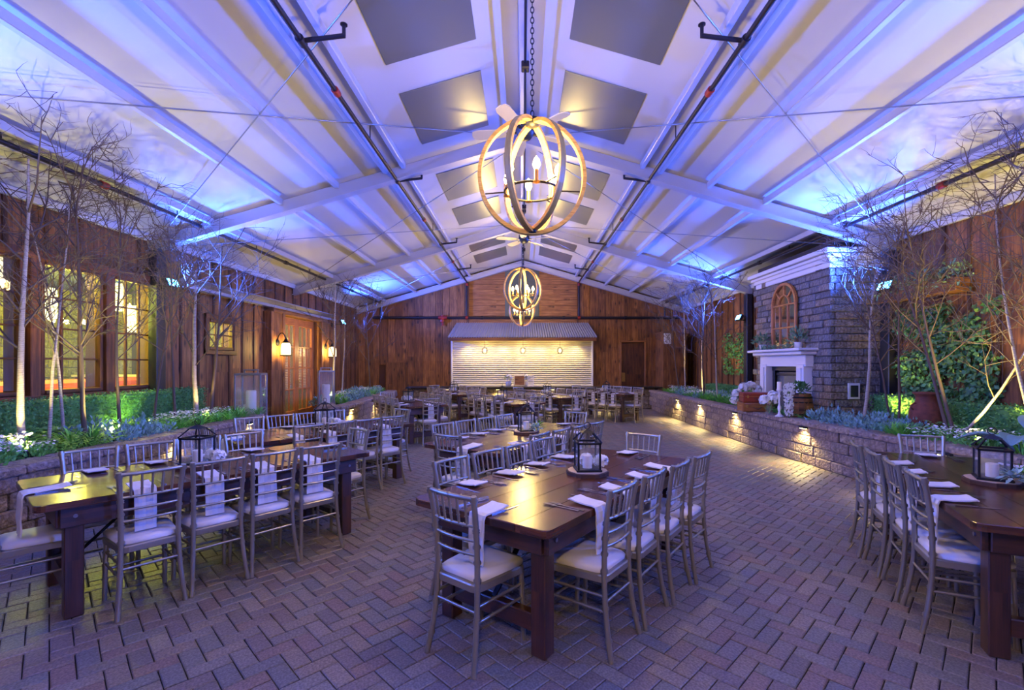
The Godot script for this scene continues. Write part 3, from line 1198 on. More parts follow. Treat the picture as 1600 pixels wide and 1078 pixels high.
	fw.bx(Vector3(0, 0.03, 0), Vector3(0.9, 0.06, 0.05), 0.008)
	arch(fw, hw - 0.025, hs, 0.05, 0.05, 20)
	part(w, "frame", fw, M.door_wood)
	for x in [-0.145, 0.145]:
		var b := MB.new()
		b.bx(Vector3(x, hs * 0.5, 0.0), Vector3(0.025, hs, 0.03), 0.005)
		part(w, "muntin", b, M.door_wood)
	for y2 in [0.44, hs]:
		var b := MB.new()
		b.bx(Vector3(0, y2, 0.0), Vector3(0.82, 0.028, 0.032), 0.005)
		part(w, "muntin", b, M.door_wood)
	var ia := MB.new()
	arch(ia, 0.2, hs, 0.025, 0.03, 12)
	part(w, "inner_arch", ia, M.door_wood)
	for a in [PI * 0.25, PI * 0.5, PI * 0.75]:
		var b := MB.new()
		b.bar(Vector3(cos(a) * 0.2, hs + sin(a) * 0.2, 0), Vector3(cos(a) * 0.41, hs + sin(a) * 0.41, 0), 0.022, 0.03)
		part(w, "spoke", b, M.door_wood)
	var mir := MB.new()
	var poly := [Vector3(-0.42, 0.03, -0.012), Vector3(0.42, 0.03, -0.012)]
	for k in 13:
		var a := PI * k / 12
		poly.append(Vector3(cos(a) * 0.42, hs + sin(a) * 0.42, -0.012))
	mir.face(poly, Vector3(0, 0, 1))
	part(w, "mirror_glass", mir, std(Color8(205, 205, 205), 0.05, 1.0))

func arch(m: MB, rad: float, y: float, w: float, dep: float, seg: int) -> void:
	for k in seg:
		var a := PI * k / seg
		var b := PI * (k + 1) / seg
		var f := func(q: float, rr: float, z: float) -> Vector3: return Vector3(cos(q) * rr, y + sin(q) * rr, z)
		var ri := rad - w * 0.5
		var ro := rad + w * 0.5
		var h := dep * 0.5
		var mid := Vector3(cos((a + b) * 0.5), sin((a + b) * 0.5), 0)
		m.face([f.call(a, ri, h), f.call(a, ro, h), f.call(b, ro, h), f.call(b, ri, h)], Vector3(0, 0, 1))
		m.face([f.call(a, ri, -h), f.call(a, ro, -h), f.call(b, ro, -h), f.call(b, ri, -h)], Vector3(0, 0, -1))
		m.face([f.call(a, ro, -h), f.call(a, ro, h), f.call(b, ro, h), f.call(b, ro, -h)], mid)
		m.face([f.call(a, ri, -h), f.call(a, ri, h), f.call(b, ri, h), f.call(b, ri, -h)], -mid)

# ---------------------------------------------------------------- bar end
func build_bar() -> void:
	var o := thing("bar_shutter", "closed cream roll-down shutter over the bar", "shutter")
	var y := 0.8
	var sm := MB.new()
	sm.lathe(Transform3D(Basis(Vector3(0, 0, 1), PI / 2), Vector3.ZERO), [Vector2(0.031, -2.64), Vector2(0.031, 2.64)], 10)
	var slat := sm.done()
	var k := 0
	while y < 2.5:
		part(o, "slat", slat, M.shutter, Transform3D(Basis(Vector3(1, 0, 0), 0.0).scaled(Vector3(1, 1, 0.6)), V(-0.03, y, DB - 0.06)))
		y += 0.075
		k += 1
	for x in [-2.7, 2.64]:
		var b := MB.new()
		b.bx(V(x, 1.62, DB - 0.06), Vector3(0.07, 1.8, 0.1), 0.006)
		part(o, "guide_rail", b, M.white_paint)
	var back := MB.new()
	back.bx(V(-0.03, 1.64, DB - 0.035), Vector3(5.3, 1.72, 0.03))
	part(o, "curtain_back", back, M.gunmetal)
	var fs := MB.new()
	fs.bx(V(-0.03, 0.755, DB - 0.07), Vector3(5.3, 0.04, 0.08), 0.006)
	part(o, "bottom_bar", fs, M.white_matte)
	# awning
	var w := thing("bar_awning", "grey corrugated metal awning above the bar shutter", "awning")
	var seg := 120
	var cm := MB.new()
	for i in seg:
		var xa := lerpf(-1.0, 1.0, float(i) / seg)
		var xb := lerpf(-1.0, 1.0, float(i + 1) / seg)
		var wa := 0.012 * sin(i * PI)
		var za := 0.014 if i % 2 == 0 else -0.014
		var zb := -za
		var pa := V(xa * 2.5 - 0.02, 3.16 + za, DB - 0.02)
		var pb := V(xb * 2.5 - 0.02, 3.16 + zb, DB - 0.02)
		var qa := V(xa * 2.74 - 0.02, 2.58 + za + wa, 17.38)
		var qb := V(xb * 2.74 - 0.02, 2.58 + zb, 17.38)
		cm.face([pa, pb, qb, qa], Vector3(0, 1, 0.6))
		cm.face([pa - Vector3(0, 0.02, 0), pb - Vector3(0, 0.02, 0), qb - Vector3(0, 0.02, 0), qa - Vector3(0, 0.02, 0)], Vector3(0, -1, -0.6))
	part(w, "corrugated_sheet", cm, M.corrugated)
	var fa := MB.new()
	fa.bx(V(-0.02, 2.5, 17.42), Vector3(5.44, 0.13, 0.05), 0.008)
	part(w, "fascia", fa, M.trim_wood)
	var so := MB.new()
	so.bx(V(-0.02, 2.5, 17.75), Vector3(5.4, 0.03, 0.62))
	part(w, "soffit", so, M.board_pine)
	for x in [-2.68, 2.64]:
		var e := MB.new()
		e.bx(V(x, 2.53, 17.75), Vector3(0.06, 0.14, 0.66), 0.008)
		part(w, "side_board", e, M.trim_wood)
	for i in 4:
		var x: float = [-2.05, -0.72, 0.66, 2.0][i]
		var l := thing("downlight", "recessed round downlight in the awning soffit, %s from the left" % ["first", "second", "third", "fourth"][i], "light", V(x, 2.475, 17.7), 0.0, "downlights in the awning")
		var lm := MB.new()
		lm.lathe(Transform3D(), [Vector2(0.001, -0.012), Vector2(0.055, -0.012), Vector2(0.06, 0.012)], 14)
		part(l, "lens", lm, M.warm_lens)
		spot(l, Vector3(0, -0.04, 0), Vector3(0, -2.0, -0.3), Color(1.0, 0.88, 0.55), 1.1, 60.0, 0.05, 0.9)
	for i in 3:
		var x: float = [-1.42, 0.0, 1.38][i]
		var l := thing("cage_pendant", "small round wire cage pendant before the shutter, %s" % ["left one", "middle one", "right one"][i], "lamp", V(x, 2.08, 17.62), 0.0, "cage pendants at the bar")
		var st := MB.new()
		st.line(Vector3(0, 0.12, 0), Vector3(0, 0.4, 0), 0.006, 6)
		part(l, "cord", st, M.black)
		var cg := MB.new()
		for j in 4:
			var pts := PackedVector3Array()
			var rd := PackedFloat32Array()
			for q in 17:
				var a := TAU * q / 16
				pts.append(Basis(Vector3.UP, PI * j / 4) * Vector3(cos(a) * 0.11, sin(a) * 0.13, 0))
				rd.append(0.006)
			cg.tube(pts, rd, 5, false)
		part(l, "cage", cg, M.iron)
		var b := MB.new()
		b.lathe(Transform3D(), [Vector2(0.001, -0.06), Vector2(0.04, -0.03), Vector2(0.045, 0.01), Vector2(0.02, 0.06), Vector2(0.001, 0.07)], 7)
		part(l, "bulb", b, M.bulb)
		omni(l, Vector3.ZERO, Color(1.0, 0.86, 0.5), 0.55, 0.05)
	# bar
	var bar := thing("bar_counter", "long dark bar counter with a stone front at the far end", "bar")
	var cb := MB.new()
	cb.bx(V(0.4, 0.75, 16.95), Vector3(9.0, 0.06, 0.75), 0.012)
	part(bar, "counter_top", cb, M.counter)
	var bk := MB.new()
	bk.bx(V(0.4, 0.36, 17.05), Vector3(8.8, 0.72, 0.4))
	part(bar, "mortar_core", bk, M.mortar)
	var r := rng(33)
	var vs := []
	for i in 6:
		var m := MB.new()
		m.bx(Vector3.ZERO, Vector3(0.43, 0.135, 0.1), 0.012, Color(0.42, 0.35, 0.26) * r.randf_range(0.75, 1.15))
		vs.append(m.done())
	for row in 5:
		for i in 20:
			part(bar, "stone", vs[r.randi() % 6], M.stone, Transform3D(Basis(), V(-3.8 + (i + 0.5 * (row % 2)) * 0.44 - 0.1, 0.07 + row * 0.142, 16.82 + r.randf_range(-0.01, 0.01))))
	for i in 4:
		var x: float = [-2.69, -0.85, 1.05, 2.85][i]
		var l := thing("hardscape_light", "warm light under the bar counter edge, %s from the left" % ["first", "second", "third", "fourth"][i], "light", V(x, 0.7, 16.66), 0.0, "small lights under the bar counter")
		var h := MB.new()
		h.bx(Vector3.ZERO, Vector3(0.2, 0.03, 0.06), 0.004)
		part(l, "housing", h, M.black)
		var q := MB.new()
		q.bx(Vector3(0, -0.02, 0.0), Vector3(0.17, 0.012, 0.045), 0.002)
		part(l, "lens", q, M.warm_lens)
		spot(l, Vector3(0, -0.035, 0.02), Vector3(0, -1.0, 0.12), Color(1.0, 0.86, 0.45), 2.0, 75.0, 0.04, 0.8)
	# what stands on the bar
	var bx0 := single("framed_sign", box_mesh(Vector3(0.42, 0.4, 0.05), 0.01), M.blind, "pale framed board standing in the middle of the bar", "frame", Transform3D(Basis(Vector3(1, 0, 0), -0.08), V(-0.12, 0.99, 17.1)))
	var inner := MB.new()
	inner.bx(Vector3(0, 0, 0.026), Vector3(0.34, 0.32, 0.006))
	part(bx0, "board", inner, M.board_pine)
	var lb := thing("white_lantern", "small white slatted lantern at the right of the framed board", "lantern", V(0.28, 0.78, 17.1))
	var lf := MB.new()
	for s in [[-0.1, -0.1], [0.1, -0.1], [-0.1, 0.1], [0.1, 0.1]]:
		lf.bx(Vector3(s[0], 0.18, s[1]), Vector3(0.025, 0.36, 0.025))
	lf.bx(Vector3(0, 0.01, 0), Vector3(0.24, 0.02, 0.24), 0.004)
	lf.bx(Vector3(0, 0.37, 0), Vector3(0.26, 0.025, 0.26), 0.006)
	part(lb, "frame", lf, M.white_paint)
	for i in 6:
		var sl := MB.new()
		sl.bx(Vector3(0, 0.06 + i * 0.05, 0.1), Vector3(0.2, 0.02, 0.008))
		part(lb, "slat", sl, M.white_paint)
	for q in [[-0.52, "white flowers in a pot left of the framed board"], [0.1, "tall white flowers behind the framed board"]]:
		var fl := thing("flower_vase", q[1], "flowers", V(q[0], 0.78, 17.2), 0.0, "flowers on the bar")
		var pt := MB.new()
		pt.lathe(Transform3D(), [Vector2(0.001, 0), Vector2(0.09, 0), Vector2(0.11, 0.16), Vector2(0.1, 0.17), Vector2(0.001, 0.15)], 14)
		part(fl, "vase", pt, M.white_paint)
		part(fl, "leaves", leaf_ball(rng(3), 0.2, 60, 0.07, Color(0.10, 0.22, 0.06)), M.leaf, Transform3D(Basis(), Vector3(0, 0.26, 0)))
		part(fl, "blossom", petal_ball(rng(4), 0.13, 70, 0.045), M.petal, Transform3D(Basis(), Vector3(0.02, 0.3, 0.05)))
	# service box and cabinet on the far wall
	var sv := thing("service_enclosure", "brown wooden enclosure with a white louvre in the far right corner", "enclosure", V(5.5, 0, 17.6))
	for q in 4:
		var b := MB.new()
		b.box(Transform3D(Basis(), Vector3(-0.3 + q * 0.2, 1.36, 0.5 - 0.02)), Vector3(0.196, 2.72, 0.04), 0.004, Color.WHITE, 1, Vector2(q * 0.7, q))
		part(sv, "board", b, M.board_b)
	for q in 5:
		var b := MB.new()
		b.box(Transform3D(Basis(), Vector3(-0.42, 1.36, 0.4 - q * 0.2)), Vector3(0.04, 2.72, 0.196), 0.004, Color.WHITE, 1, Vector2(q * 0.7, q))
		part(sv, "board", b, M.board_b)
	var tb := MB.new()
	tb.bx(Vector3(0, 2.74, 0), Vector3(0.9, 0.04, 1.04), 0.006)
	part(sv, "lid", tb, M.board_b)
	var lv := MB.new()
	lv.bx(Vector3(-0.28, 2.5, 0.515), Vector3(0.26, 0.38, 0.03), 0.004)
	var lvn := part(sv, "louvre", lv, M.white_paint)
	for q in 7:
		var b := MB.new()
		b.box(Transform3D(Basis(Vector3(1, 0, 0), 0.5), Vector3(-0.28, 2.36 + q * 0.048, 0.535)), Vector3(0.22, 0.028, 0.006))
		part(lvn, "slat", b, M.white_matte)
	var wc := thing("wooden_hatch", "plank hatch standing against the far wall left of the bar", "hatch", V(-4.82, 0, 17.95))
	for q in 3:
		var b := MB.new()
		b.box(Transform3D(Basis(), Vector3(-0.25 + q * 0.25, 0.82, 0)), Vector3(0.246, 1.64, 0.05), 0.005, Color.WHITE, 1, Vector2(q * 0.6, q * 1.3))
		part(wc, "board", b, M.board_c)

func box_mesh(size: Vector3, bevel: float) -> ArrayMesh:
	var m := MB.new()
	m.bx(Vector3.ZERO, size, bevel)
	return m.done()

# ---------------------------------------------------------------- sprinkler pipes
func coupling(parent: Node, p: Vector3, axis: Vector3, m: Material, rad := 0.05) -> void:
	var b := MB.new()
	b.line(p - axis * 0.05, p + axis * 0.05, rad, 10)
	part(parent, "coupling", b, m)

func build_pipes() -> void:
	for s in [-1.0, 1.0]:
		var side := "left" if s < 0 else "right"
		var o := thing("sprinkler_pipe", "black sprinkler pipe under the %s roof slope nearest the ridge" % side, "pipe")
		var x: float = s * 2.13
		var y := 4.7
		var b := MB.new()
		b.line(V(x, y, DF), V(x, y, DB - 0.1), 0.028, 10)
		part(o, "pipe", b, M.pipe)
		for d in [1.0, 4.55, 8.05, 12.3, 15.6]:
			var a := MB.new()
			a.line(V(x, y, d), V(x - s * 0.42, y + 0.05, d), 0.022, 8)
			a.line(V(x - s * 0.41, y + 0.05, d), V(x - s * 0.41, y + 0.15, d), 0.018, 8)
			a.lathe(Transform3D(Basis(), V(x - s * 0.41, y + 0.15, d)), [Vector2(0.001, 0), Vector2(0.035, 0.0), Vector2(0.035, 0.01), Vector2(0.001, 0.012)], 10)
			part(o, "sprinkler_arm", a, M.pipe)
			coupling(o, V(x, y, d), Vector3(0, 0, 1), M.pipe, 0.042)
		for d in [5.4, 10.2, 14.4]:
			coupling(o, V(x, y, d), Vector3(0, 0, 1), M.red_paint, 0.042)
		for d in [2.0, 6.6, 11.2, 16.0]:
			var h := MB.new()
			h.line(V(x, y, d), V(x, roof_y(x) - 0.05, d), 0.008, 6)
			part(o, "hanger", h, M.pipe)
		var e := thing("sprinkler_pipe", "black sprinkler pipe running along the %s eave" % side, "pipe")
		x = s * 5.4
		y = 3.9
		var c := MB.new()
		c.line(V(x, y, DF), V(x, y, DB - 0.1), 0.03, 10)
		part(e, "pipe", c, M.pipe)
		for d in [2.4, 6.1, 10.8, 15.0]:
			coupling(e, V(x, y, d), Vector3(0, 0, 1), M.red_paint if d < 7 else M.pipe, 0.045)
		for d in [1.2, 4.9, 7.4, 9.6, 12.0, 14.2, 16.5]:
			var h := MB.new()
			h.line(V(x, y, d), V(x, roof_y(x) - 0.02, d), 0.008, 6)
			part(e, "hanger", h, M.pipe)
	var f := thing("sprinkler_main", "black sprinkler main across the far wall with red fittings", "pipe")
	var y := 3.34
	var d := DB - 0.1
	var b := MB.new()
	b.line(V(-5.7, y, d), V(6.0, y, d), 0.05, 10)
	part(f, "pipe", b, M.pipe)
	for x in [-2.13, 2.13]:
		var q := MB.new()
		q.line(V(x, y, d), V(x, 4.7, d), 0.035, 10)
		part(f, "riser", q, M.pipe)
		coupling(f, V(x, y, d), Vector3(1, 0, 0), M.red_paint, 0.07)
		coupling(f, V(x, 4.6, d), Vector3(0, 1, 0), M.red_paint, 0.055)
	for s in [-1.0, 1.0]:
		var q := MB.new()
		q.line(V(s * 5.4, y, d), V(s * 5.4, 3.9, d), 0.035, 10)
		part(f, "riser", q, M.pipe)
	for x in [-5.35, -4.0, -1.55, 1.55, 3.9, 5.5]:
		coupling(f, V(x, y, d), Vector3(1, 0, 0), M.pipe, 0.066)
	var v := MB.new()
	v.line(V(-3.05, y - 0.12, d), V(-3.05, y + 0.1, d), 0.06, 10)
	v.line(V(-3.2, y, d), V(-2.88, y, d), 0.075, 10)
	v.lathe(Transform3D(Basis(Vector3(1, 0, 0), PI / 2), V(-3.05, y - 0.12, d - 0.0)), [Vector2(0.001, 0.06), Vector2(0.08, 0.07), Vector2(0.08, 0.1), Vector2(0.001, 0.11)], 14)
	v.line(V(-3.05, y - 0.3, d), V(-3.05, y - 0.12, d), 0.04, 8)
	part(f, "valve", v, M.red_paint)

# ---------------------------------------------------------------- chandeliers, fans, floods
func build_chandeliers() -> void:
	var spots := [[0.085, 3.3, 4.3, "large wooden orb chandelier hanging nearest the viewer"], [0.0, 3.4, 11.5, "wooden orb chandelier hanging in the middle distance"], [-0.03, 3.33, 15.4, "wooden orb chandelier farthest away, near the bar"], [0.0, 3.35, -1.6, "wooden orb chandelier behind the viewpoint"]]
	var proto: Node3D
	for i in 4:
		var q: Array = spots[i]
		if i == 0:
			proto = orb(q[3])
			proto.position = V(q[0], q[1], q[2])
		else:
			var o := copy(proto, "orb_chandelier", V(q[0], q[1], q[2]), 0.3 * i, q[3], "orb chandeliers along the ridge")
			if i == 3:
				o.get_node("lamp_light").light_energy = CHANDELIER * 1.8

func orb(label: String) -> Node3D:
	var o := thing("orb_chandelier", label, "chandelier", Vector3.ZERO, 0.0, "orb chandeliers along the ridge")
	var hm := MB.new()
	var seg := 48
	var rx := 0.46
	var ry := 0.5
	var w := 0.028
	var th := 0.034
	for k in seg:
		var a := TAU * k / seg
		var b := TAU * (k + 1) / seg
		var f := func(q: float, e: float, z: float) -> Vector3: return Vector3(cos(q) * (rx + e), sin(q) * (ry + e), z)
		var mid := Vector3(cos((a + b) / 2), sin((a + b) / 2), 0)
		hm.face([f.call(a, 0, w), f.call(a, th, w), f.call(b, th, w), f.call(b, 0, w)], Vector3(0, 0, 1))
		hm.face([f.call(a, 0, -w), f.call(a, th, -w), f.call(b, th, -w), f.call(b, 0, -w)], Vector3(0, 0, -1))
		hm.face([f.call(a, th, -w), f.call(a, th, w), f.call(b, th, w), f.call(b, th, -w)], mid, Color.WHITE, [Vector2(a * 0.5, 0), Vector2(a * 0.5, 0.05), Vector2(b * 0.5, 0.05), Vector2(b * 0.5, 0)])
		hm.face([f.call(a, 0, -w), f.call(a, 0, w), f.call(b, 0, w), f.call(b, 0, -w)], -mid, Color.WHITE, [Vector2(a * 0.5, 0), Vector2(a * 0.5, 0.05), Vector2(b * 0.5, 0.05), Vector2(b * 0.5, 0)])
	var hoop := hm.done()
	for k in 3:
		var sc := 1.0 - 0.035 * k
		part(o, "hoop", hoop, M.gold_wood, Transform3D(Basis(Vector3.UP, PI * k / 3.0 + 0.06).scaled(Vector3(sc, sc, sc)), Vector3.ZERO))
	var ring := MB.new()
	var pts := PackedVector3Array()
	var rd := PackedFloat32Array()
	for k in 33:
		var a := TAU * k / 32
		pts.append(Vector3(cos(a) * 0.25, -0.14, sin(a) * 0.25))
		rd.append(0.011)
	ring.tube(pts, rd, 6, false)
	part(o, "candle_ring", ring, M.iron)
	var arms := MB.new()
	for k in 6:
		var a := TAU * k / 6 + 0.06
		arms.line(Vector3(cos(a) * 0.25, -0.14, sin(a) * 0.25), Vector3(cos(a) * 0.43, -0.15, sin(a) * 0.43), 0.007, 6)
	part(o, "arm", arms, M.iron)
	for k in 6:
		var a := TAU * k / 6 + 0.4
		var p := Vector3(cos(a) * 0.25, -0.14, sin(a) * 0.25)
		var cs := MB.new()
		cs.lathe(Transform3D(Basis(), p), [Vector2(0.001, -0.02), Vector2(0.034, -0.01), Vector2(0.034, 0.0), Vector2(0.018, 0.005), Vector2(0.018, 0.1), Vector2(0.001, 0.1)], 10)
		var c := part(o, "candle_sleeve", cs, M.brass)
		var bl := MB.new()
		bl.lathe(Transform3D(Basis(), p + Vector3(0, 0.1, 0)), [Vector2(0.001, 0), Vector2(0.02, 0.005), Vector2(0.036, 0.045), Vector2(0.026, 0.085), Vector2(0.001, 0.12)], 7)
		part(c, "bulb", bl, M.bulb)
	var cap := MB.new()
	cap.lathe(Transform3D(Basis(), Vector3(0, 0.48, 0)), [Vector2(0.001, -0.03), Vector2(0.06, -0.02), Vector2(0.06, 0.04), Vector2(0.02, 0.06), Vector2(0.001, 0.06)], 14)
	cap.lathe(Transform3D(Basis(), Vector3(0, -0.5, 0)), [Vector2(0.001, -0.03), Vector2(0.045, -0.02), Vector2(0.045, 0.02), Vector2(0.001, 0.03)], 14)
	part(o, "end_cap", cap, M.iron)
	# chain to the ridge
	var lm := MB.new()
	var lp := PackedVector3Array()
	var lr := PackedFloat32Array()
	for k in 13:
		var a := TAU * k / 12
		lp.append(Vector3(cos(a) * 0.015, sin(a) * 0.03, 0))
		lr.append(0.0045)
	lm.tube(lp, lr, 5, false)
	var link := lm.done()
	var chain := Node3D.new()
	chain.name = "chain"
	o.add_child(chain, true)
	for k in 34:
		part(chain, "link", link, M.iron, Transform3D(Basis(Vector3.UP, PI / 2 * (k % 2)), Vector3(0, 0.57 + k * 0.047, 0)))
	omni(o, Vector3(0, 0.12, 0), Color(1.0, 0.85, 0.5), CHANDELIER, 0.16)
	return o

func build_fans() -> void:
	var proto: Node3D
	for i in 2:
		var q: Array = [[5.9, 4.5, "white-bladed ceiling fan behind the nearest orb chandelier", 0.5], [11.2, 4.55, "white-bladed ceiling fan farther along the ridge", 0.9]][i]
		if i == 1:
			copy(proto, "ceiling_fan", V(0.03, q[1], q[0]), q[3], q[2], "ceiling fans under the ridge")
			continue
		proto = thing("ceiling_fan", q[2], "ceiling fan", V(0.03, q[1], q[0]), q[3], "ceiling fans under the ridge")
		var h := MB.new()
		h.lathe(Transform3D(), [Vector2(0.001, -0.11), Vector2(0.07, -0.1), Vector2(0.11, -0.04), Vector2(0.13, 0.02), Vector2(0.12, 0.09), Vector2(0.05, 0.14), Vector2(0.001, 0.14)], 20)
		part(proto, "motor", h, M.gunmetal)
		var rd := MB.new()
		rd.line(Vector3(0, 0.13, 0), Vector3(0, 0.92, 0), 0.014, 8)
		part(proto, "downrod", rd, M.gunmetal)
		for k in 5:
			var b := MB.new()
			var poly := PackedVector2Array([Vector2(0.2, -0.05), Vector2(0.32, -0.075), Vector2(0.6, -0.085), Vector2(0.66, -0.06), Vector2(0.675, 0.0), Vector2(0.66, 0.06), Vector2(0.6, 0.085), Vector2(0.32, 0.075), Vector2(0.2, 0.05)])
			b.slab(Transform3D(Basis(Vector3.RIGHT, 0.2), Vector3.ZERO), poly, -0.006, 0.006)
			var bl := part(proto, "blade", b, M.fan_blade, Transform3D(Basis(Vector3.UP, TAU * k / 5), Vector3(0, -0.02, 0)))
			var ir := MB.new()
			ir.bx(Vector3(0.16, 0, 0), Vector3(0.16, 0.012, 0.05), 0.003)
			part(bl, "blade_iron", ir, M.gunmetal)

const CHANDELIER := 4.4
const FLOOD := 84.0

func build_floods() -> void:
	var q := [[-1.0, 8.0, 2.95, "blue floodlight high on the left post above the hedge"], [1.0, 7.75, 2.86, "blue floodlight on the right beside the fireplace corner"], [1.0, 13.0, 2.85, "blue floodlight among the far right trees"],
		[-1.0, 15.6, 2.95, "blue floodlight among the bare trees beyond the glazed door"], [-1.0, 3.0, 2.95, "blue floodlight on the nearest left post"], [1.0, 3.0, 2.9, "blue floodlight on the nearest right post"],
		[-1.0, -2.0, 2.95, "blue floodlight on the left post behind the viewpoint"], [1.0, -2.0, 2.9, "blue floodlight on the right post behind the viewpoint"]]
	for f in q:
		var s: float = f[0]
		var p := V(s * 5.95, f[2], f[1])
		var o := thing("flood_light", f[3], "floodlight", p, 0.0, "blue floodlights on the tent posts")
		var dir := Vector3(-s * 0.9, 0.42, 0.1 if s > 0 and f[1] > 7.0 and f[1] < 8.0 else 0.0).normalized()
		var bs := Basis.looking_at(dir, Vector3.UP)
		var b := MB.new()
		b.box(Transform3D(bs, Vector3.ZERO), Vector3(0.26, 0.16, 0.08), 0.012)
		part(o, "housing", b, M.black)
		var l := MB.new()
		l.box(Transform3D(bs, dir * 0.045), Vector3(0.23, 0.13, 0.012), 0.003)
		part(o, "lens", l, M.blue_lens)
		var y := MB.new()
		var reach := 0.36 if f[1] in [7.75, 15.6] else 0.17
		y.bx(Vector3(s * reach * 0.5, -0.06, 0), Vector3(reach, 0.02, 0.05))
		y.bx(Vector3(s * (reach - 0.012), -0.08, 0), Vector3(0.03, 0.12, 0.12))
		part(o, "bracket", y, M.black)
		spot(o, dir * 0.07, dir, Color(0.22, 0.4, 1.0), FLOOD, 64.0, 0.1, 1.0)

# ---------------------------------------------------------------- chairs
var chair_near: Node3D
var chair_far: Node3D

func bamboo(a: Array, r0: float, rings: Array, sides: int) -> MB:
	# a rod through the points of a, with thicker nodes at the given shares of its length
	var m := MB.new()
	var n := a.size()
	var stops := []
	for i in n:
		stops.append([float(i) / (n - 1), 1.0])
	for q in rings:
		for e in [[-0.014, 1.0], [-0.006, 1.4], [0.006, 1.4], [0.014, 1.0]]:
			stops.append([clampf(q + e[0], 0.0, 1.0), e[1]])
	stops.sort_custom(func(x, y): return x[0] < y[0])
	var pts := PackedVector3Array()
	var rad := PackedFloat32Array()
	var last := -1.0
	for s in stops:
		var t: float = s[0]
		if t - last < 0.0015:
			continue
		last = t
		var f := t * (n - 1)
		var i := mini(int(f), n - 2)
		pts.append((a[i] as Vector3).lerp(a[i + 1], f - i))
		rad.append(r0 * float(s[1]))
	m.tube(pts, rad, sides)
	return m

func curve3(a: Vector3, b: Vector3, c: Vector3, seg: int) -> Array:
	var out := []
	for i in seg + 1:
		var t := float(i) / seg
		# passes through b half way
		var k := b * 2.0 - (a + c) * 0.5
		out.append(a.lerp(k, t).lerp(k.lerp(c, t), t))
	return out

func post_points(s: float) -> Array:
	return curve3(Vector3(s * 0.18, 0.0, 0.235), Vector3(s * 0.152, 0.45, 0.178), Vector3(s * 0.17, 0.92, 0.225), 10)

func post_at(s: float, y: float) -> Vector3:
	var p: Array = post_points(s)
	for i in p.size() - 1:
		if p[i + 1].y >= y:
			return p[i].lerp(p[i + 1], (y - p[i].y) / (p[i + 1].y - p[i].y))
	return p[p.size() - 1]

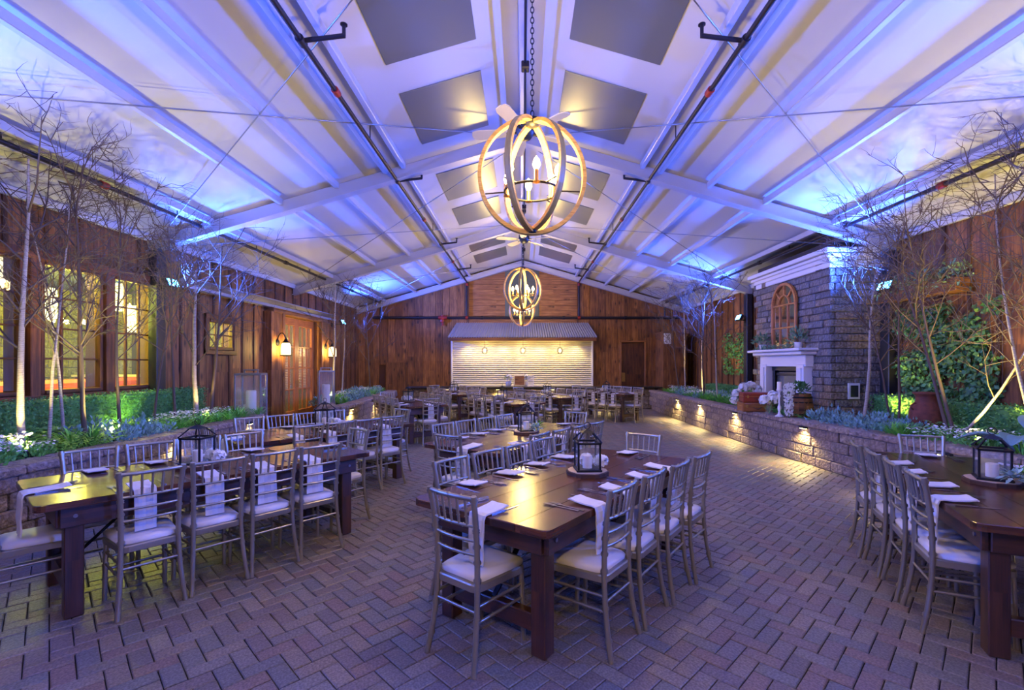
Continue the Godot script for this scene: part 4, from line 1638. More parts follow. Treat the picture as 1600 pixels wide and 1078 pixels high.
func make_chair(detail: bool) -> Node3D:
	var o := Node3D.new()
	var sd := 8 if detail else 5
	for s in [-1.0, 1.0]:
		part(o, "back_post", bamboo(post_points(s), 0.0155, [0.12, 0.3, 0.52, 0.62, 0.71, 0.8, 0.975] if detail else [], sd), M.silver)
		part(o, "leg", bamboo([Vector3(s * 0.168, 0.0, -0.19), Vector3(s * 0.162, 0.41, -0.175)], 0.015, [0.35, 0.6, 0.8] if detail else [], sd), M.silver)
	# seat
	var poly := PackedVector2Array()
	var ring := func(w0: float, w1: float, z0: float, z1: float, rr: float) -> PackedVector2Array:
		var p := PackedVector2Array()
		var cs := [[w0 - rr, z0 + rr, PI, 1.5 * PI, -1], [w0 - rr, z0 + rr, 1.5 * PI, TAU, 1], [w1 - rr, z1 - rr, 0.0, 0.5 * PI, 1], [w1 - rr, z1 - rr, 0.5 * PI, PI, -1]]
		for c in cs:
			for k in 4:
				var a: float = lerpf(c[2], c[3], k / 3.0)
				p.append(Vector2(c[4] * c[0] + cos(a) * rr, c[1] + sin(a) * rr))
		return p
	poly = ring.call(0.184, 0.158, -0.2, 0.19, 0.045)
	var fr := MB.new()
	fr.slab(Transform3D(), poly, 0.4, 0.44, 0.006)
	part(o, "seat_frame", fr, M.silver)
	var cu := MB.new()
	var levels := [[0.441, -0.012], [0.45, 0.0], [0.468, 0.002], [0.481, -0.012], [0.487, -0.045], [0.49, -0.1]]
	var base := cu.v.size()
	var np := 0
	for l in levels:
		var p: PackedVector2Array = ring.call(0.182 + l[1], 0.158 + l[1], -0.198 - l[1], 0.172 + l[1], maxf(0.05 + l[1] * 0.3, 0.02))
		np = p.size()
		for q in p:
			cu.v.append(Vector3(q.x, l[0], q.y))
			cu.n.append(Vector3(q.x, 0, q.y).normalized())
			cu.uv.append(q)
			cu.c.append(Color.WHITE)
	for k in levels.size() - 1:
		for i in np:
			var j := (i + 1) % np
			var a := base + k * np + i
			var b := base + k * np + j
			cu.ix.append_array(PackedInt32Array([a, b, b + np, a, b + np, a + np]))
	for k in levels.size():
		var lean: float = [0.0, 0.1, 0.35, 1.2, 4.0, 20.0][k]
		for i in np:
			var q: Vector3 = cu.n[base + k * np + i]
			cu.n[base + k * np + i] = (q + Vector3.UP * lean).normalized()
	var cap := base + (levels.size() - 1) * np
	for i in range(1, np - 1):
		cu.ix.append_array(PackedInt32Array([cap, cap + i, cap + i + 1]))
	part(o, "cushion", cu, M.cushion)
	# back rails and spindles
	var lattice := MB.new()
	for y in [0.905, 0.755, 0.675, 0.6]:
		var a := post_at(-1, y)
		var b := post_at(1, y)
		var mid := (a + b) * 0.5 + Vector3(0, 0, 0.018)
		var pts := curve3(a, mid, b, 6)
		var r := 0.0125 if y > 0.9 else 0.0085
		if detail:
			part(o, "back_rail", bamboo(pts, r, [0.25, 0.5, 0.75], 6), M.silver)
		else:
			var rr := PackedFloat32Array()
			for k in pts.size():
				rr.append(r)
			lattice.tube(PackedVector3Array(pts), rr, 4, false)
	for k in 5:
		var t := (k + 1) / 6.0
		var a0 := post_at(-1, 0.755).lerp(post_at(1, 0.755), t) + Vector3(0, 0, 0.018 * 4 * t * (1 - t))
		var b0 := post_at(-1, 0.905).lerp(post_at(1, 0.905), t) + Vector3(0, 0, 0.018 * 4 * t * (1 - t))
		if detail:
			part(o, "spindle", bamboo([a0, b0], 0.0075, [0.33, 0.66], 6), M.silver)
		else:
			lattice.line(a0, b0, 0.0075, 4)
	# stretchers
	var runs := [[post_at(-1, 0.3), post_at(1, 0.3)]]
	for y in [0.33, 0.25]:
		for s in [-1.0, 1.0]:
			runs.append([Vector3(s * 0.165, y, -0.18), post_at(s, y)])
	for y in [0.29, 0.21]:
		runs.append([Vector3(-0.166, y, -0.182), Vector3(0.166, y, -0.182)])
	var st := MB.new()
	for q in runs:
		if detail:
			part(o, "stretcher", bamboo(q, 0.0085, [0.33, 0.66], 6), M.silver)
		else:
			st.line(q[0], q[1], 0.0085, 4)
	if not detail:
		part(o, "back_lattice", lattice, M.silver)
		part(o, "stretcher_set", st, M.silver)
	return o

# ---------------------------------------------------------------- tables
const TL := 2.25
const TH := 0.76

func rounded(x0: float, x1: float, z0: float, z1: float, corners: Array, rr := 0.05) -> PackedVector2Array:
	# corners: which of (x0 z0), (x1 z0), (x1 z1), (x0 z1) are rounded
	var p := PackedVector2Array()
	var cs := [[x0, z0, 1, 1, PI], [x1, z0, -1, 1, 1.5 * PI], [x1, z1, -1, -1, 0.0], [x0, z1, 1, -1, 0.5 * PI]]
	for i in 4:
		var c: Array = cs[i]
		if corners[i]:
			for k in 5:
				var a: float = c[4] + PI / 2 * k / 4.0
				p.append(Vector2(c[0] + c[2] * rr + cos(a) * rr, c[1] + c[3] * rr + sin(a) * rr))
		else:
			p.append(Vector2(c[0], c[1]))
	return p

func make_table(label: String, at_: Vector3, turn: float, w: float, group: String) -> Node3D:
	var o := thing("farm_table", label, "table", at_, turn, group)
	var n := 5
	var pw := w / n
	for i in n:
		var m := MB.new()
		var x0 := -w / 2 + i * pw
		m.slab(Transform3D(), rounded(x0 + 0.0015, x0 + pw - 0.0015, -TL / 2, TL / 2, [i == 0, i == n - 1, i == n - 1, i == 0]), TH - 0.042, TH, 0.004, Color.WHITE, true)
		var off := Vector2(i * 0.37, i * 0.61)
		for k in m.uv.size():
			m.uv[k] += off
		part(o, "plank", m, M.table_a if i % 2 == 0 else M.table_b)
	for s in [-1.0, 1.0]:
		var a := MB.new()
		a.bx(Vector3(s * (w / 2 - 0.09), 0.65, 0), Vector3(0.035, 0.135, TL - 0.24), 0.004)
		part(o, "apron", a, M.table_leg)
		var e := MB.new()
		e.bx(Vector3(0, 0.65, s * (TL / 2 - 0.12)), Vector3(w - 0.22, 0.135, 0.035), 0.004)
		part(o, "apron", e, M.table_leg)
	for sz in [-1.0, 1.0]:
		for sx in [-1.0, 1.0]:
			var l := MB.new()
			l.bx(Vector3(sx * (w / 2 - 0.16), 0.36, sz * (TL / 2 - 0.19)), Vector3(0.095, 0.717, 0.095), 0.006)
			part(o, "leg", l, M.table_leg)
			var b := MB.new()
			b.line(Vector3(sx * (w / 2 - 0.074), 0.65, sz * (TL / 2 - 0.19)), Vector3(sx * (w / 2 - 0.066), 0.65, sz * (TL / 2 - 0.19)), 0.012, 8)
			part(o, "bolt", b, M.steel)
		var st := MB.new()
		st.bx(Vector3(0, 0.17, sz * (TL / 2 - 0.19)), Vector3(w - 0.415, 0.1, 0.06), 0.006)
		part(o, "stretcher", st, M.table_leg)
		var br := MB.new()
		br.bar(Vector3(0, 0.22, sz * (TL / 2 - 0.19)), Vector3(0, 0.715, sz * (TL / 2 - 0.72)), 0.03, 0.012)
		part(o, "brace", br, M.iron)
	return o

var fork_mesh: ArrayMesh
var knife_mesh: ArrayMesh
var napkin_meshes := []

func make_settings() -> void:
	var f := MB.new()
	f.slab(Transform3D(), PackedVector2Array([Vector2(-0.008, 0.1), Vector2(0.008, 0.1), Vector2(0.004, 0.0), Vector2(0.004, -0.03), Vector2(-0.004, -0.03), Vector2(-0.004, 0.0)]), 0.001, 0.004)
	f.slab(Transform3D(), PackedVector2Array([Vector2(-0.004, -0.03), Vector2(0.004, -0.03), Vector2(0.012, -0.05), Vector2(0.012, -0.06), Vector2(-0.012, -0.06), Vector2(-0.012, -0.05)]), 0.003, 0.006)
	for k in 4:
		f.bx(Vector3(-0.0102 + k * 0.0068, 0.006, -0.082), Vector3(0.0034, 0.003, 0.046))
	fork_mesh = f.done()
	var k := MB.new()
	k.slab(Transform3D(), PackedVector2Array([Vector2(-0.007, 0.11), Vector2(0.007, 0.11), Vector2(0.006, 0.0), Vector2(-0.006, 0.0)]), 0.001, 0.006)
	k.slab(Transform3D(), PackedVector2Array([Vector2(-0.006, 0.0), Vector2(0.006, 0.0), Vector2(0.01, -0.04), Vector2(0.008, -0.1), Vector2(0.0, -0.12), Vector2(-0.006, -0.1)]), 0.001, 0.003)
	knife_mesh = k.done()
	for v in 4:
		napkin_meshes.append(napkin(v))

# lies along -z on the table (edge at z = 0), hangs down past the edge; y = 0 is the table top
func napkin(v: int) -> ArrayMesh:
	var r := rng(100 + v)
	var path := []
	var inn := r.randf_range(0.17, 0.22)
	path.append(Vector2(-inn, 0.022))
	path.append(Vector2(-inn + 0.01, 0.026))
	path.append(Vector2(-inn + 0.05, 0.018))
	path.append(Vector2(-0.06, 0.012))
	path.append(Vector2(-0.01, 0.012))
	path.append(Vector2(0.012, 0.006))
	path.append(Vector2(0.02, -0.02))
	path.append(Vector2(0.021, -0.08))
	path.append(Vector2(0.026, -0.16))
	path.append(Vector2(0.02, -0.22))
	path.append(Vector2(0.024, -0.262))
	var m := MB.new()
	var w := 0.062
	var cols := 6
	var up := []
	var dn := []
	for i in path.size():
		var p: Vector2 = path[i]
		var tn: Vector2 = (path[mini(i + 1, path.size() - 1)] - path[maxi(i - 1, 0)]).normalized()
		var nn := Vector2(-tn.y, tn.x) if tn.x > 0 else Vector2(-tn.y, tn.x)
		var rowu := []
		var rowd := []
		for c in cols + 1:
			var t := float(c) / cols * 2.0 - 1.0
			var flare := 1.0 + (0.18 * float(i) / path.size()) * (1.0 if v % 2 == 0 else -0.3)
			var x := t * w * flare
			var wave := 0.004 * sin(t * 5.0 + v * 2.0 + i * 0.35) * (0.3 if i < 5 else 1.0)
			var c0 := Vector3(x, p.y + nn.y * wave, p.x + nn.x * wave)
			var o := Vector3(0, nn.y, nn.x)
			rowu.append(c0 + o * 0.004)
			rowd.append(c0 - o * 0.004)
		up.append(rowu)
		dn.append(rowd)
	for i in path.size() - 1:
		for c in cols:
			var o: Vector3 = up[i][c] - dn[i][c]
			m.face([up[i][c], up[i][c + 1], up[i + 1][c + 1], up[i + 1][c]], o)
			m.face([dn[i][c], dn[i][c + 1], dn[i + 1][c + 1], dn[i + 1][c]], -o)
		m.face([up[i][0], up[i + 1][0], dn[i + 1][0], dn[i][0]], Vector3(-1, 0, 0))
		m.face([up[i][cols], up[i + 1][cols], dn[i + 1][cols], dn[i][cols]], Vector3(1, 0, 0))
	var last := path.size() - 1
	for c in cols:
		m.face([up[0][c], up[0][c + 1], dn[0][c + 1], dn[0][c]], Vector3(0, 0, -1))
		m.face([up[last][c], up[last][c + 1], dn[last][c + 1], dn[last][c]], Vector3(0, -1, 0))
	return m.done()

const ORD := ["first", "second", "third", "fourth", "fifth"]

# phi: heading of the table's long axis from straight ahead, clockwise; sides: distance of each chair along the table from its near end
func lay_table(name_: String, x: float, d: float, phi: float, w: float, right: Array, left: Array, ends: Array, near: bool, seed_: int, roff := [0.1, 0.1, 0.1, 0.1], loff := [0.05, 0.05, 0.05, 0.05]) -> Node3D:
	var r := rng(seed_)
	var a := deg_to_rad(phi)
	var group := "dark wooden farm tables set for dinner"
	var t := make_table("dark stained plank farm table, the %s" % name_, V(x, 0, d), -a, w, group)
	var base: Node3D = chair_near if near else chair_far
	var seats := []
	for i in right.size():
		seats.append([Vector3(w / 2, 0, TL / 2 - right[i]), PI / 2, roff[i], "%s on the right of" % ORD[i]])
	for i in left.size():
		seats.append([Vector3(-w / 2, 0, TL / 2 - left[i]), -PI / 2, loff[i], "%s on the left of" % ORD[i]])
	if ends[0]:
		seats.append([Vector3(0, 0, TL / 2), 0.0, 0.1, "at the near end of"])
	if ends[1]:
		seats.append([Vector3(0, 0, -TL / 2), PI, 0.12, "at the far end of"])
	var T := t.transform
	for q in seats:
		var edge: Vector3 = q[0]
		var turn: float = q[1] + r.randf_range(-0.035, 0.035)
		var out := Basis(Vector3.UP, q[1]) * Vector3(0, 0, 1)
		var side := Basis(Vector3.UP, q[1]) * Vector3(1, 0, 0)
		var p: Vector3 = edge + out * (float(q[2]) - 0.17 + r.randf_range(0, 0.015)) + side * r.randf_range(-0.01, 0.01)
		copy(base, "banquet_chair", T * p, t.rotation.y + turn, "silver bamboo-style chair, %s the %s" % [q[3], name_], "silver chairs with ivory cushions")
		var np := edge + side * r.randf_range(-0.02, 0.02) + Vector3(0, TH, 0)
		if absf(q[1]) < 0.01 or absf(q[1] - PI) < 0.01:
			np += side * 0.06
		single("napkin", napkin_meshes[r.randi() % 4], M.linen, "folded white napkin, %s the %s" % [q[3], name_], "napkin", T * Transform3D(Basis(Vector3.UP, q[1] + r.randf_range(-0.06, 0.06)), np), "white napkins at the places")
		if not near:
			continue
		for k in 2:
			var fp := edge - out * (0.14 + k * 0.02) + side * (-0.115 - k * 0.03) + Vector3(0, TH, 0)
			single("fork", fork_mesh, M.cutlery, "%s silver fork by the napkin, %s the %s" % [["inner", "outer"][k], q[3], name_], "fork", T * Transform3D(Basis(Vector3.UP, q[1] + r.randf_range(-0.12, 0.12)).scaled(Vector3.ONE * 1.15), fp), "pair of forks, %s the %s" % [q[3], name_])
		var kp := edge - out * 0.15 + side * 0.115 + Vector3(0, TH, 0)
		single("knife", knife_mesh, M.cutlery, "silver knife beside the napkin, %s the %s" % [q[3], name_], "knife", T * Transform3D(Basis(Vector3.UP, q[1] + r.randf_range(-0.1, 0.1)), kp), "knives at the places")
	return t

func table_lantern(p: Vector3, turn: float, where: String, flowers: int, big := 1.0) -> void:
	var sl := thing("wood_slice", "round bark-edged wood slice under the lantern on the %s" % where, "wood slice", p, turn, "wood slices on the tables")
	var m := MB.new()
	var r := rng(int(p.x * 100) + 500)
	var poly := PackedVector2Array()
	for k in 28:
		var a := TAU * k / 28
		poly.append(Vector2(cos(a), sin(a)) * (0.165 + r.randf_range(-0.006, 0.006)) * big)
	m.slab(Transform3D(), poly, 0.0, 0.028, 0.004)
	part(sl, "bark", m, M.bark_slice)
	var face := MB.new()
	var inner := PackedVector2Array()
	for q in poly:
		inner.append(q * 0.93)
	face.slab(Transform3D(), inner, 0.026, 0.031)
	part(sl, "cut_face", face, M.slice_face)
	var o := thing("candle_lantern", "black metal candle lantern on the %s" % where, "lantern", p + Vector3(0, 0.031, 0), turn + 0.5, "black lanterns on the tables")
	var h := 0.085 * big
	var ht := 0.2 * big
	var fb := MB.new()
	fb.bx(Vector3(0, 0.008, 0), Vector3(2 * h + 0.03, 0.016, 2 * h + 0.03), 0.004)
	part(o, "base", fb, M.iron)
	for s in [[-1, -1], [1, -1], [1, 1], [-1, 1]]:
		var b := MB.new()
		b.bx(Vector3(s[0] * h, 0.016 + ht / 2, s[1] * h), Vector3(0.014, ht, 0.014), 0.002)
		part(o, "post", b, M.iron)
	var tr := MB.new()
	for s in [-1.0, 1.0]:
		tr.bx(Vector3(s * h, ht + 0.02, 0), Vector3(0.018, 0.014, 2 * h + 0.018))
		tr.bx(Vector3(0, ht + 0.02, s * h), Vector3(2 * h + 0.018, 0.014, 0.018))
	part(o, "top_frame", tr, M.iron)
	var rf := MB.new()
	var y0 := ht + 0.027
	var q0 := h + 0.012
	var q1 := h * 0.5
	var y1 := y0 + 0.07 * big
	var y2 := y1 + 0.035 * big
	for s in [[-1, -1], [1, -1], [1, 1], [-1, 1]]:
		rf.bar(Vector3(s[0] * q0, y0, s[1] * q0), Vector3(s[0] * q1, y1, s[1] * q1), 0.009, 0.009)
	var c := [[-1, -1], [1, -1], [1, 1], [-1, 1]]
	for i in 4:
		var a: Array = c[i]
		var b: Array = c[(i + 1) % 4]
		var e := q1 * 1.25
		rf.face([Vector3(a[0] * e, y1, a[1] * e), Vector3(b[0] * e, y1, b[1] * e), Vector3(0, y2, 0)], Vector3(a[0] + b[0], 2, a[1] + b[1]))
	rf.face([Vector3(-1, 0, -1) * q1 * 1.25 + Vector3(0, y1, 0), Vector3(1, 0, -1) * q1 * 1.25 + Vector3(0, y1, 0), Vector3(1, 0, 1) * q1 * 1.25 + Vector3(0, y1, 0), Vector3(-1, 0, 1) * q1 * 1.25 + Vector3(0, y1, 0)], Vector3.DOWN)
	part(o, "roof", rf, M.iron)
	var hd := MB.new()
	var pts := PackedVector3Array()
	var rd := PackedFloat32Array()
	for k in 13:
		var a := TAU * k / 12
		pts.append(Vector3(cos(a) * 0.025, y2 + 0.02 + sin(a) * 0.025, 0))
		rd.append(0.003)
	hd.tube(pts, rd, 5, false)
	part(o, "ring_handle", hd, M.iron)
	for i in 4:
		var g := MB.new()
		var ga := PI / 2 * i
		g.box(Transform3D(Basis(Vector3.UP, ga), Vector3(sin(ga) * h, 0.016 + ht / 2, cos(ga) * h)), Vector3(2 * h - 0.014, ht - 0.01, 0.003))
		part(o, "pane", g, M.glass)
	var cd := MB.new()
	cd.lathe(Transform3D(), [Vector2(0.036, 0.016), Vector2(0.036, 0.105), Vector2(0.03, 0.11), Vector2(0.001, 0.104)], 14)
	part(o, "candle", cd, M.candle)
	if flowers == 1:
		for k in 2:
			var a := turn + 2.6 + k * 0.9
			var f := thing("hydrangea_head", "%s white hydrangea head beside the lantern on the %s" % [["left", "right"][k], where], "flower", p + Vector3(sin(a) * 0.14, 0.075, cos(a) * 0.14), 0.0, "white flower heads by the lanterns")
			part(f, "petal_cluster", petal_ball(rng(k + 7), 0.055, 110, 0.02), M.petal)
	elif flowers == 2:
		for k in 2:
			var a := turn + 1.0 + k * 1.3
			var f := thing("succulent", "%s pale green succulent beside the lantern on the %s" % [["bluish", "leafy"][k], where], "succulent", p + Vector3(sin(a) * 0.17, 0.03 if k == 0 else 0.012, cos(a) * 0.17), 0.0, "succulents by the lanterns")
			part(f, "leaf_rosette", leaf_ball(rng(k + 17), 0.075, 60, 0.05, [Color(0.30, 0.45, 0.38), Color(0.16, 0.34, 0.07)][k]), M.leaf, Transform3D(Basis(), Vector3(0, 0.05, 0)))

func build_dining() -> void:
	chair_near = make_chair(true)
	chair_far = make_chair(false)
	for c in [chair_near, chair_far]:
		mark(c, "silver chair", "chair", "silver chairs with ivory cushions")
	make_settings()
	var T := []
	T.append(lay_table("front centre table", 0.391, 3.561, 37.0, 1.02, [0.53, 0.93, 1.33, 1.73], [0.46, 0.85, 1.24, 1.62], [true, true], true, 1, [0.11, 0.13, 0.16, 0.19], [0.07, 0.06, 0.06, 0.06]))
	T.append(lay_table("second centre table", 0.0, 5.62, 35.0, 1.02, [0.44, 0.82, 1.2, 1.58], [0.44, 0.82, 1.2, 1.6], [true, true], true, 2, [0.12, 0.14, 0.16, 0.18], [0.06, 0.06, 0.06, 0.06]))
	T.append(lay_table("front left table", -2.544, 3.958, 39.0, 1.02, [0.53, 0.91, 1.3, 1.68], [0.42, 0.8, 1.17, 1.56], [true, true], true, 3, [0.09, 0.08, 0.08, 0.07]))
	T.append(lay_table("second left table", -2.612, 6.11, 38.0, 1.02, [0.6, 0.98, 1.36, 1.75], [0.52, 0.9, 1.28, 1.66], [true, true], true, 4, [0.13, 0.13, 0.13, 0.12]))
	T.append(lay_table("front right table", 3.295, 3.325, 23.5, 1.02, [0.5, 0.95, 1.4, 1.85], [0.47, 0.86, 1.25, 1.64], [false, true], true, 5, [0.1, 0.1, 0.1, 0.1], [0.06, 0.07, 0.09, 0.12]))
	var far := [["nearer rear left table", -2.53, 10.37], ["rear middle table", -0.5, 10.91], ["rear table right of the middle", 0.62, 12.7], ["rearmost left table", -2.05, 13.9], ["rear right table", 2.42, 13.9]]
	for i in far.size():
		T.append(lay_table(far[i][0], far[i][1], far[i][2], -35.0, 0.9, [0.4, 0.82, 1.24, 1.66], [0.35, 0.75, 1.15, 1.55], [true, true], false, 10 + i))
	chair_near.free()
	chair_far.free()
	var names := ["front centre table", "second centre table", "front left table", "second left table", "front right table"]
	var where := [[0.05, -0.1], [-0.02, -0.1], [0.0, 0.15], [0.02, -0.05], [0.0, 0.0]]
	for i in 5:
		var q: Array = where[i]
		table_lantern(T[i].transform * Vector3(q[0], TH, q[1]), T[i].rotation.y + [0.2, 0.3, 0.1, 0.0, -0.69][i], names[i], [1, 2, 1, 1, 2][i], 0.95)
	for i in range(5, 10):
		table_lantern(T[i].transform * Vector3(0, TH, 0.05), T[i].rotation.y, far[i - 5][0], 1, 0.9)

# ---------------------------------------------------------------- planting
func leaf_quad(m: MB, p: Vector3, dir: Vector3, nrm: Vector3, l: float, w: float, col: Color) -> void:
	var side := dir.cross(nrm).normalized() * w * 0.5
	var a := p
	var b := p + dir * l * 0.45 + side + nrm * l * 0.08
	var c := p + dir * l
	var d := p + dir * l * 0.45 - side + nrm * l * 0.08
	m.face([a, b, c], nrm, col)
	m.face([a, c, d], nrm, col)

func rand_dir(r: RandomNumberGenerator) -> Vector3:
	var z := r.randf_range(-1, 1)
	var a := r.randf() * TAU
	var q := sqrt(1.0 - z * z)
	return Vector3(q * cos(a), z, q * sin(a))

func tone(r: RandomNumberGenerator, c: Color, k := 0.3) -> Color:
	var f := 1.0 + r.randf_range(-k, k)
	return Color(c.r * f * r.randf_range(0.9, 1.1), c.g * f, c.b * f * r.randf_range(0.85, 1.15))

func petal_ball(r: RandomNumberGenerator, rad: float, n: int, size: float) -> MB:
	var m := MB.new()
	for i in n:
		var o := rand_dir(r)
		if o.y < -0.5:
			o.y = -o.y
		var p := o * rad * r.randf_range(0.62, 1.05)
		var u := o.cross(Vector3.UP if absf(o.y) < 0.9 else Vector3.RIGHT).normalized()
		var w := o.cross(u)
		for k in 4:
			var a := TAU * k / 4 + i
			var dir := (u * cos(a) + w * sin(a) + o * 0.25).normalized()
			leaf_quad(m, p, dir, o, size, size * 0.9, Color.WHITE)
	return m

func leaf_ball(r: RandomNumberGenerator, rad: float, n: int, size: float, col: Color) -> MB:
	var m := MB.new()
	for i in n:
		var o := rand_dir(r)
		o.y = absf(o.y) * 0.8 - 0.15
		o = o.normalized()
		var dir := (o + rand_dir(r) * 0.6).normalized()
		var nn := (Vector3.UP - dir * dir.y).normalized()
		leaf_quad(m, o * rad * r.randf_range(0.3, 0.8), dir, nn, size, size * 0.6, tone(r, col))
	return m

func blade_clump(r: RandomNumberGenerator, n: int, h: float, spread: float, wid: float, col: Color) -> MB:
	var m := MB.new()
	for i in n:
		var a := r.randf() * TAU
		var out := Vector3(cos(a), 0, sin(a))
		var side := Vector3(-out.z, 0, out.x)
		var b := out * r.randf() * 0.06
		var hh := h * r.randf_range(0.6, 1.1)
		var sp := spread * r.randf_range(0.4, 1.1)
		var c := tone(r, col, 0.35)
		var prev := [b - side * wid * 0.4, b + side * wid * 0.4]
		for k in range(1, 5):
			var t := k / 4.0
			var p := b + out * sp * t * t + Vector3.UP * hh * (t - 0.35 * t * t * t)
			var w := wid * (1.0 - t * 0.9) * (0.6 + t) * 0.6
			var cur := [p - side * w, p + side * w]
			m.face([prev[0], prev[1], cur[1], cur[0]], Vector3.UP + out * 0.3, c)
			prev = cur
	return m

func fern_clump(r: RandomNumberGenerator, n: int, h: float, spread: float, col: Color) -> MB:
	var m := MB.new()
	for i in n:
		var a := r.randf() * TAU
		var out := Vector3(cos(a), 0, sin(a))
		var side := Vector3(-out.z, 0, out.x)
		var hh := h * r.randf_range(0.5, 1.0)
		var sp := spread * r.randf_range(0.5, 1.1)
		var c := tone(r, col, 0.3)
		for k in range(1, 9):
			var t := k / 8.0
			var p := out * sp * t + Vector3.UP * hh * (1.6 * t - 0.8 * t * t)
			for s in [-1.0, 1.0]:
				leaf_quad(m, p, (side * s + out * 0.5 + Vector3.UP * 0.2).normalized(), Vector3.UP, 0.07 * (1.1 - t * 0.7), 0.03, c)
	return m

func tuft(r: RandomNumberGenerator, n: int, rad: float, h: float, size: float, col: Color) -> MB:
	var m := MB.new()
	for i in n:
		var o := rand_dir(r)
		var p := Vector3(o.x * rad, absf(o.y) * h, o.z * rad) * r.randf_range(0.5, 1.0)
		var dir := (Vector3(o.x, absf(o.y) + 0.3, o.z) + rand_dir(r) * 0.5).normalized()
		var nn := dir.cross(rand_dir(r)).normalized()
		leaf_quad(m, p, dir, nn, size * r.randf_range(0.7, 1.2), size * 0.5, tone(r, col, 0.3))
	return m

func blossoms(r: RandomNumberGenerator, n: int, rad: float, h: float, size: float) -> MB:
	var m := MB.new()
	for i in n:
		var a := r.randf() * TAU
		var q := sqrt(r.randf()) * rad
		var p := Vector3(cos(a) * q, h * r.randf_range(0.75, 1.1), sin(a) * q)
		var up := (Vector3.UP + rand_dir(r) * 0.6).normalized()
		var u := up.cross(Vector3.RIGHT).normalized()
		var w := up.cross(u)
		for k in 5:
			var b := TAU * k / 5 + i
			leaf_quad(m, p, (u * cos(b) + w * sin(b) + up * 0.2).normalized(), up, size, size * 0.8, Color.WHITE)
	return m

func broad_leaf(l: float, w: float, col: Color, bend: float) -> MB:
	var m := MB.new()
	var rows := 7
	var prev := []
	for i in rows + 1:
		var t := float(i) / rows
		var hw := w * 0.5 * pow(sin(PI * clampf(t * 0.94 + 0.03, 0, 1)), 0.7) * (1.15 - 0.4 * t)
		var p := Vector3(0, bend * l * (t - 1.4 * t * t), -l * t)
		var cur := [p + Vector3(-hw, hw * 0.3, 0), p + Vector3(-hw * 0.5, hw * 0.06, 0), p, p + Vector3(hw * 0.5, hw * 0.06, 0), p + Vector3(hw, hw * 0.3, 0)]
		if i > 0:
			for k in 4:
				m.face([prev[k], prev[k + 1], cur[k + 1], cur[k]], Vector3.UP, col * (1.0 if k % 2 == 0 else 0.92))
		prev = cur
	return m

func hosta(label: String, p: Vector3, n: int, l: float, col: Color, s: int, group: String) -> void:
	var o := thing("broad_leaf_plant", label, "plant", p, 0.0, group)
	var r := rng(s)
	var stems := MB.new()
	for i in n:
		var a := TAU * i / n + r.randf_range(-0.3, 0.3)
		var out := Vector3(-sin(a), 0, -cos(a))
		var tip := out * l * 0.35 + Vector3(0, l * r.randf_range(0.5, 1.1), 0)
		stems.tube(PackedVector3Array([Vector3.ZERO, tip * 0.5 + Vector3(0, 0.04, 0), tip]), PackedFloat32Array([0.008, 0.006, 0.004]), 5, false, col)
		part(o, "leaf", broad_leaf(l * r.randf_range(0.85, 1.15), l * 0.7, tone(r, col, 0.15), 0.35), M.leaf, Transform3D(Basis(Vector3.UP, a) * Basis(Vector3.RIGHT, r.randf_range(-0.2, 0.5)), tip))
	part(o, "stem", stems, M.leaf)

func hedge(label: String, s: float, d0: float, d1: float, y1: float, seed_: int) -> void:
	var o := thing("boxwood_hedge", label, "hedge")
	var r := rng(seed_)
	var x0 := 5.95
	var x1 := 6.26
	var b := MB.new()
	b.bx(V(s * (x0 + x1) * 0.5 + s * 0.02, (SOIL + y1) * 0.5, (d0 + d1) * 0.5), Vector3(x1 - x0 - 0.04, y1 - SOIL, d1 - d0), 0.02, Color(0.10, 0.30, 0.07))
	part(o, "core", b, M.leaf)
	var m := MB.new()
	var n := int((d1 - d0) * (y1 - SOIL) * 2600)
	for i in n:
		var p := V(s * (x0 + r.randf_range(-0.03, 0.03)), r.randf_range(SOIL, y1), r.randf_range(d0, d1))
		var o2 := (Vector3(-s, 0.35, 0) + rand_dir(r) * 0.8).normalized()
		leaf_quad(m, p, (Vector3.UP * 0.4 + rand_dir(r)).normalized(), o2, 0.032, 0.021, tone(r, Color(0.10, 0.30, 0.07), 0.45))
	for i in n / 4:
		var p := V(s * r.randf_range(x0, x1), y1 + r.randf_range(-0.03, 0.03), r.randf_range(d0, d1))
		leaf_quad(m, p, (Vector3.UP * 0.2 + rand_dir(r)).normalized(), (Vector3.UP + rand_dir(r) * 0.7).normalized(), 0.032, 0.021, tone(r, Color(0.11, 0.32, 0.08), 0.45))
	var q := part(o, "foliage", m, M.leaf)
	q.set_meta("kind", "stuff")

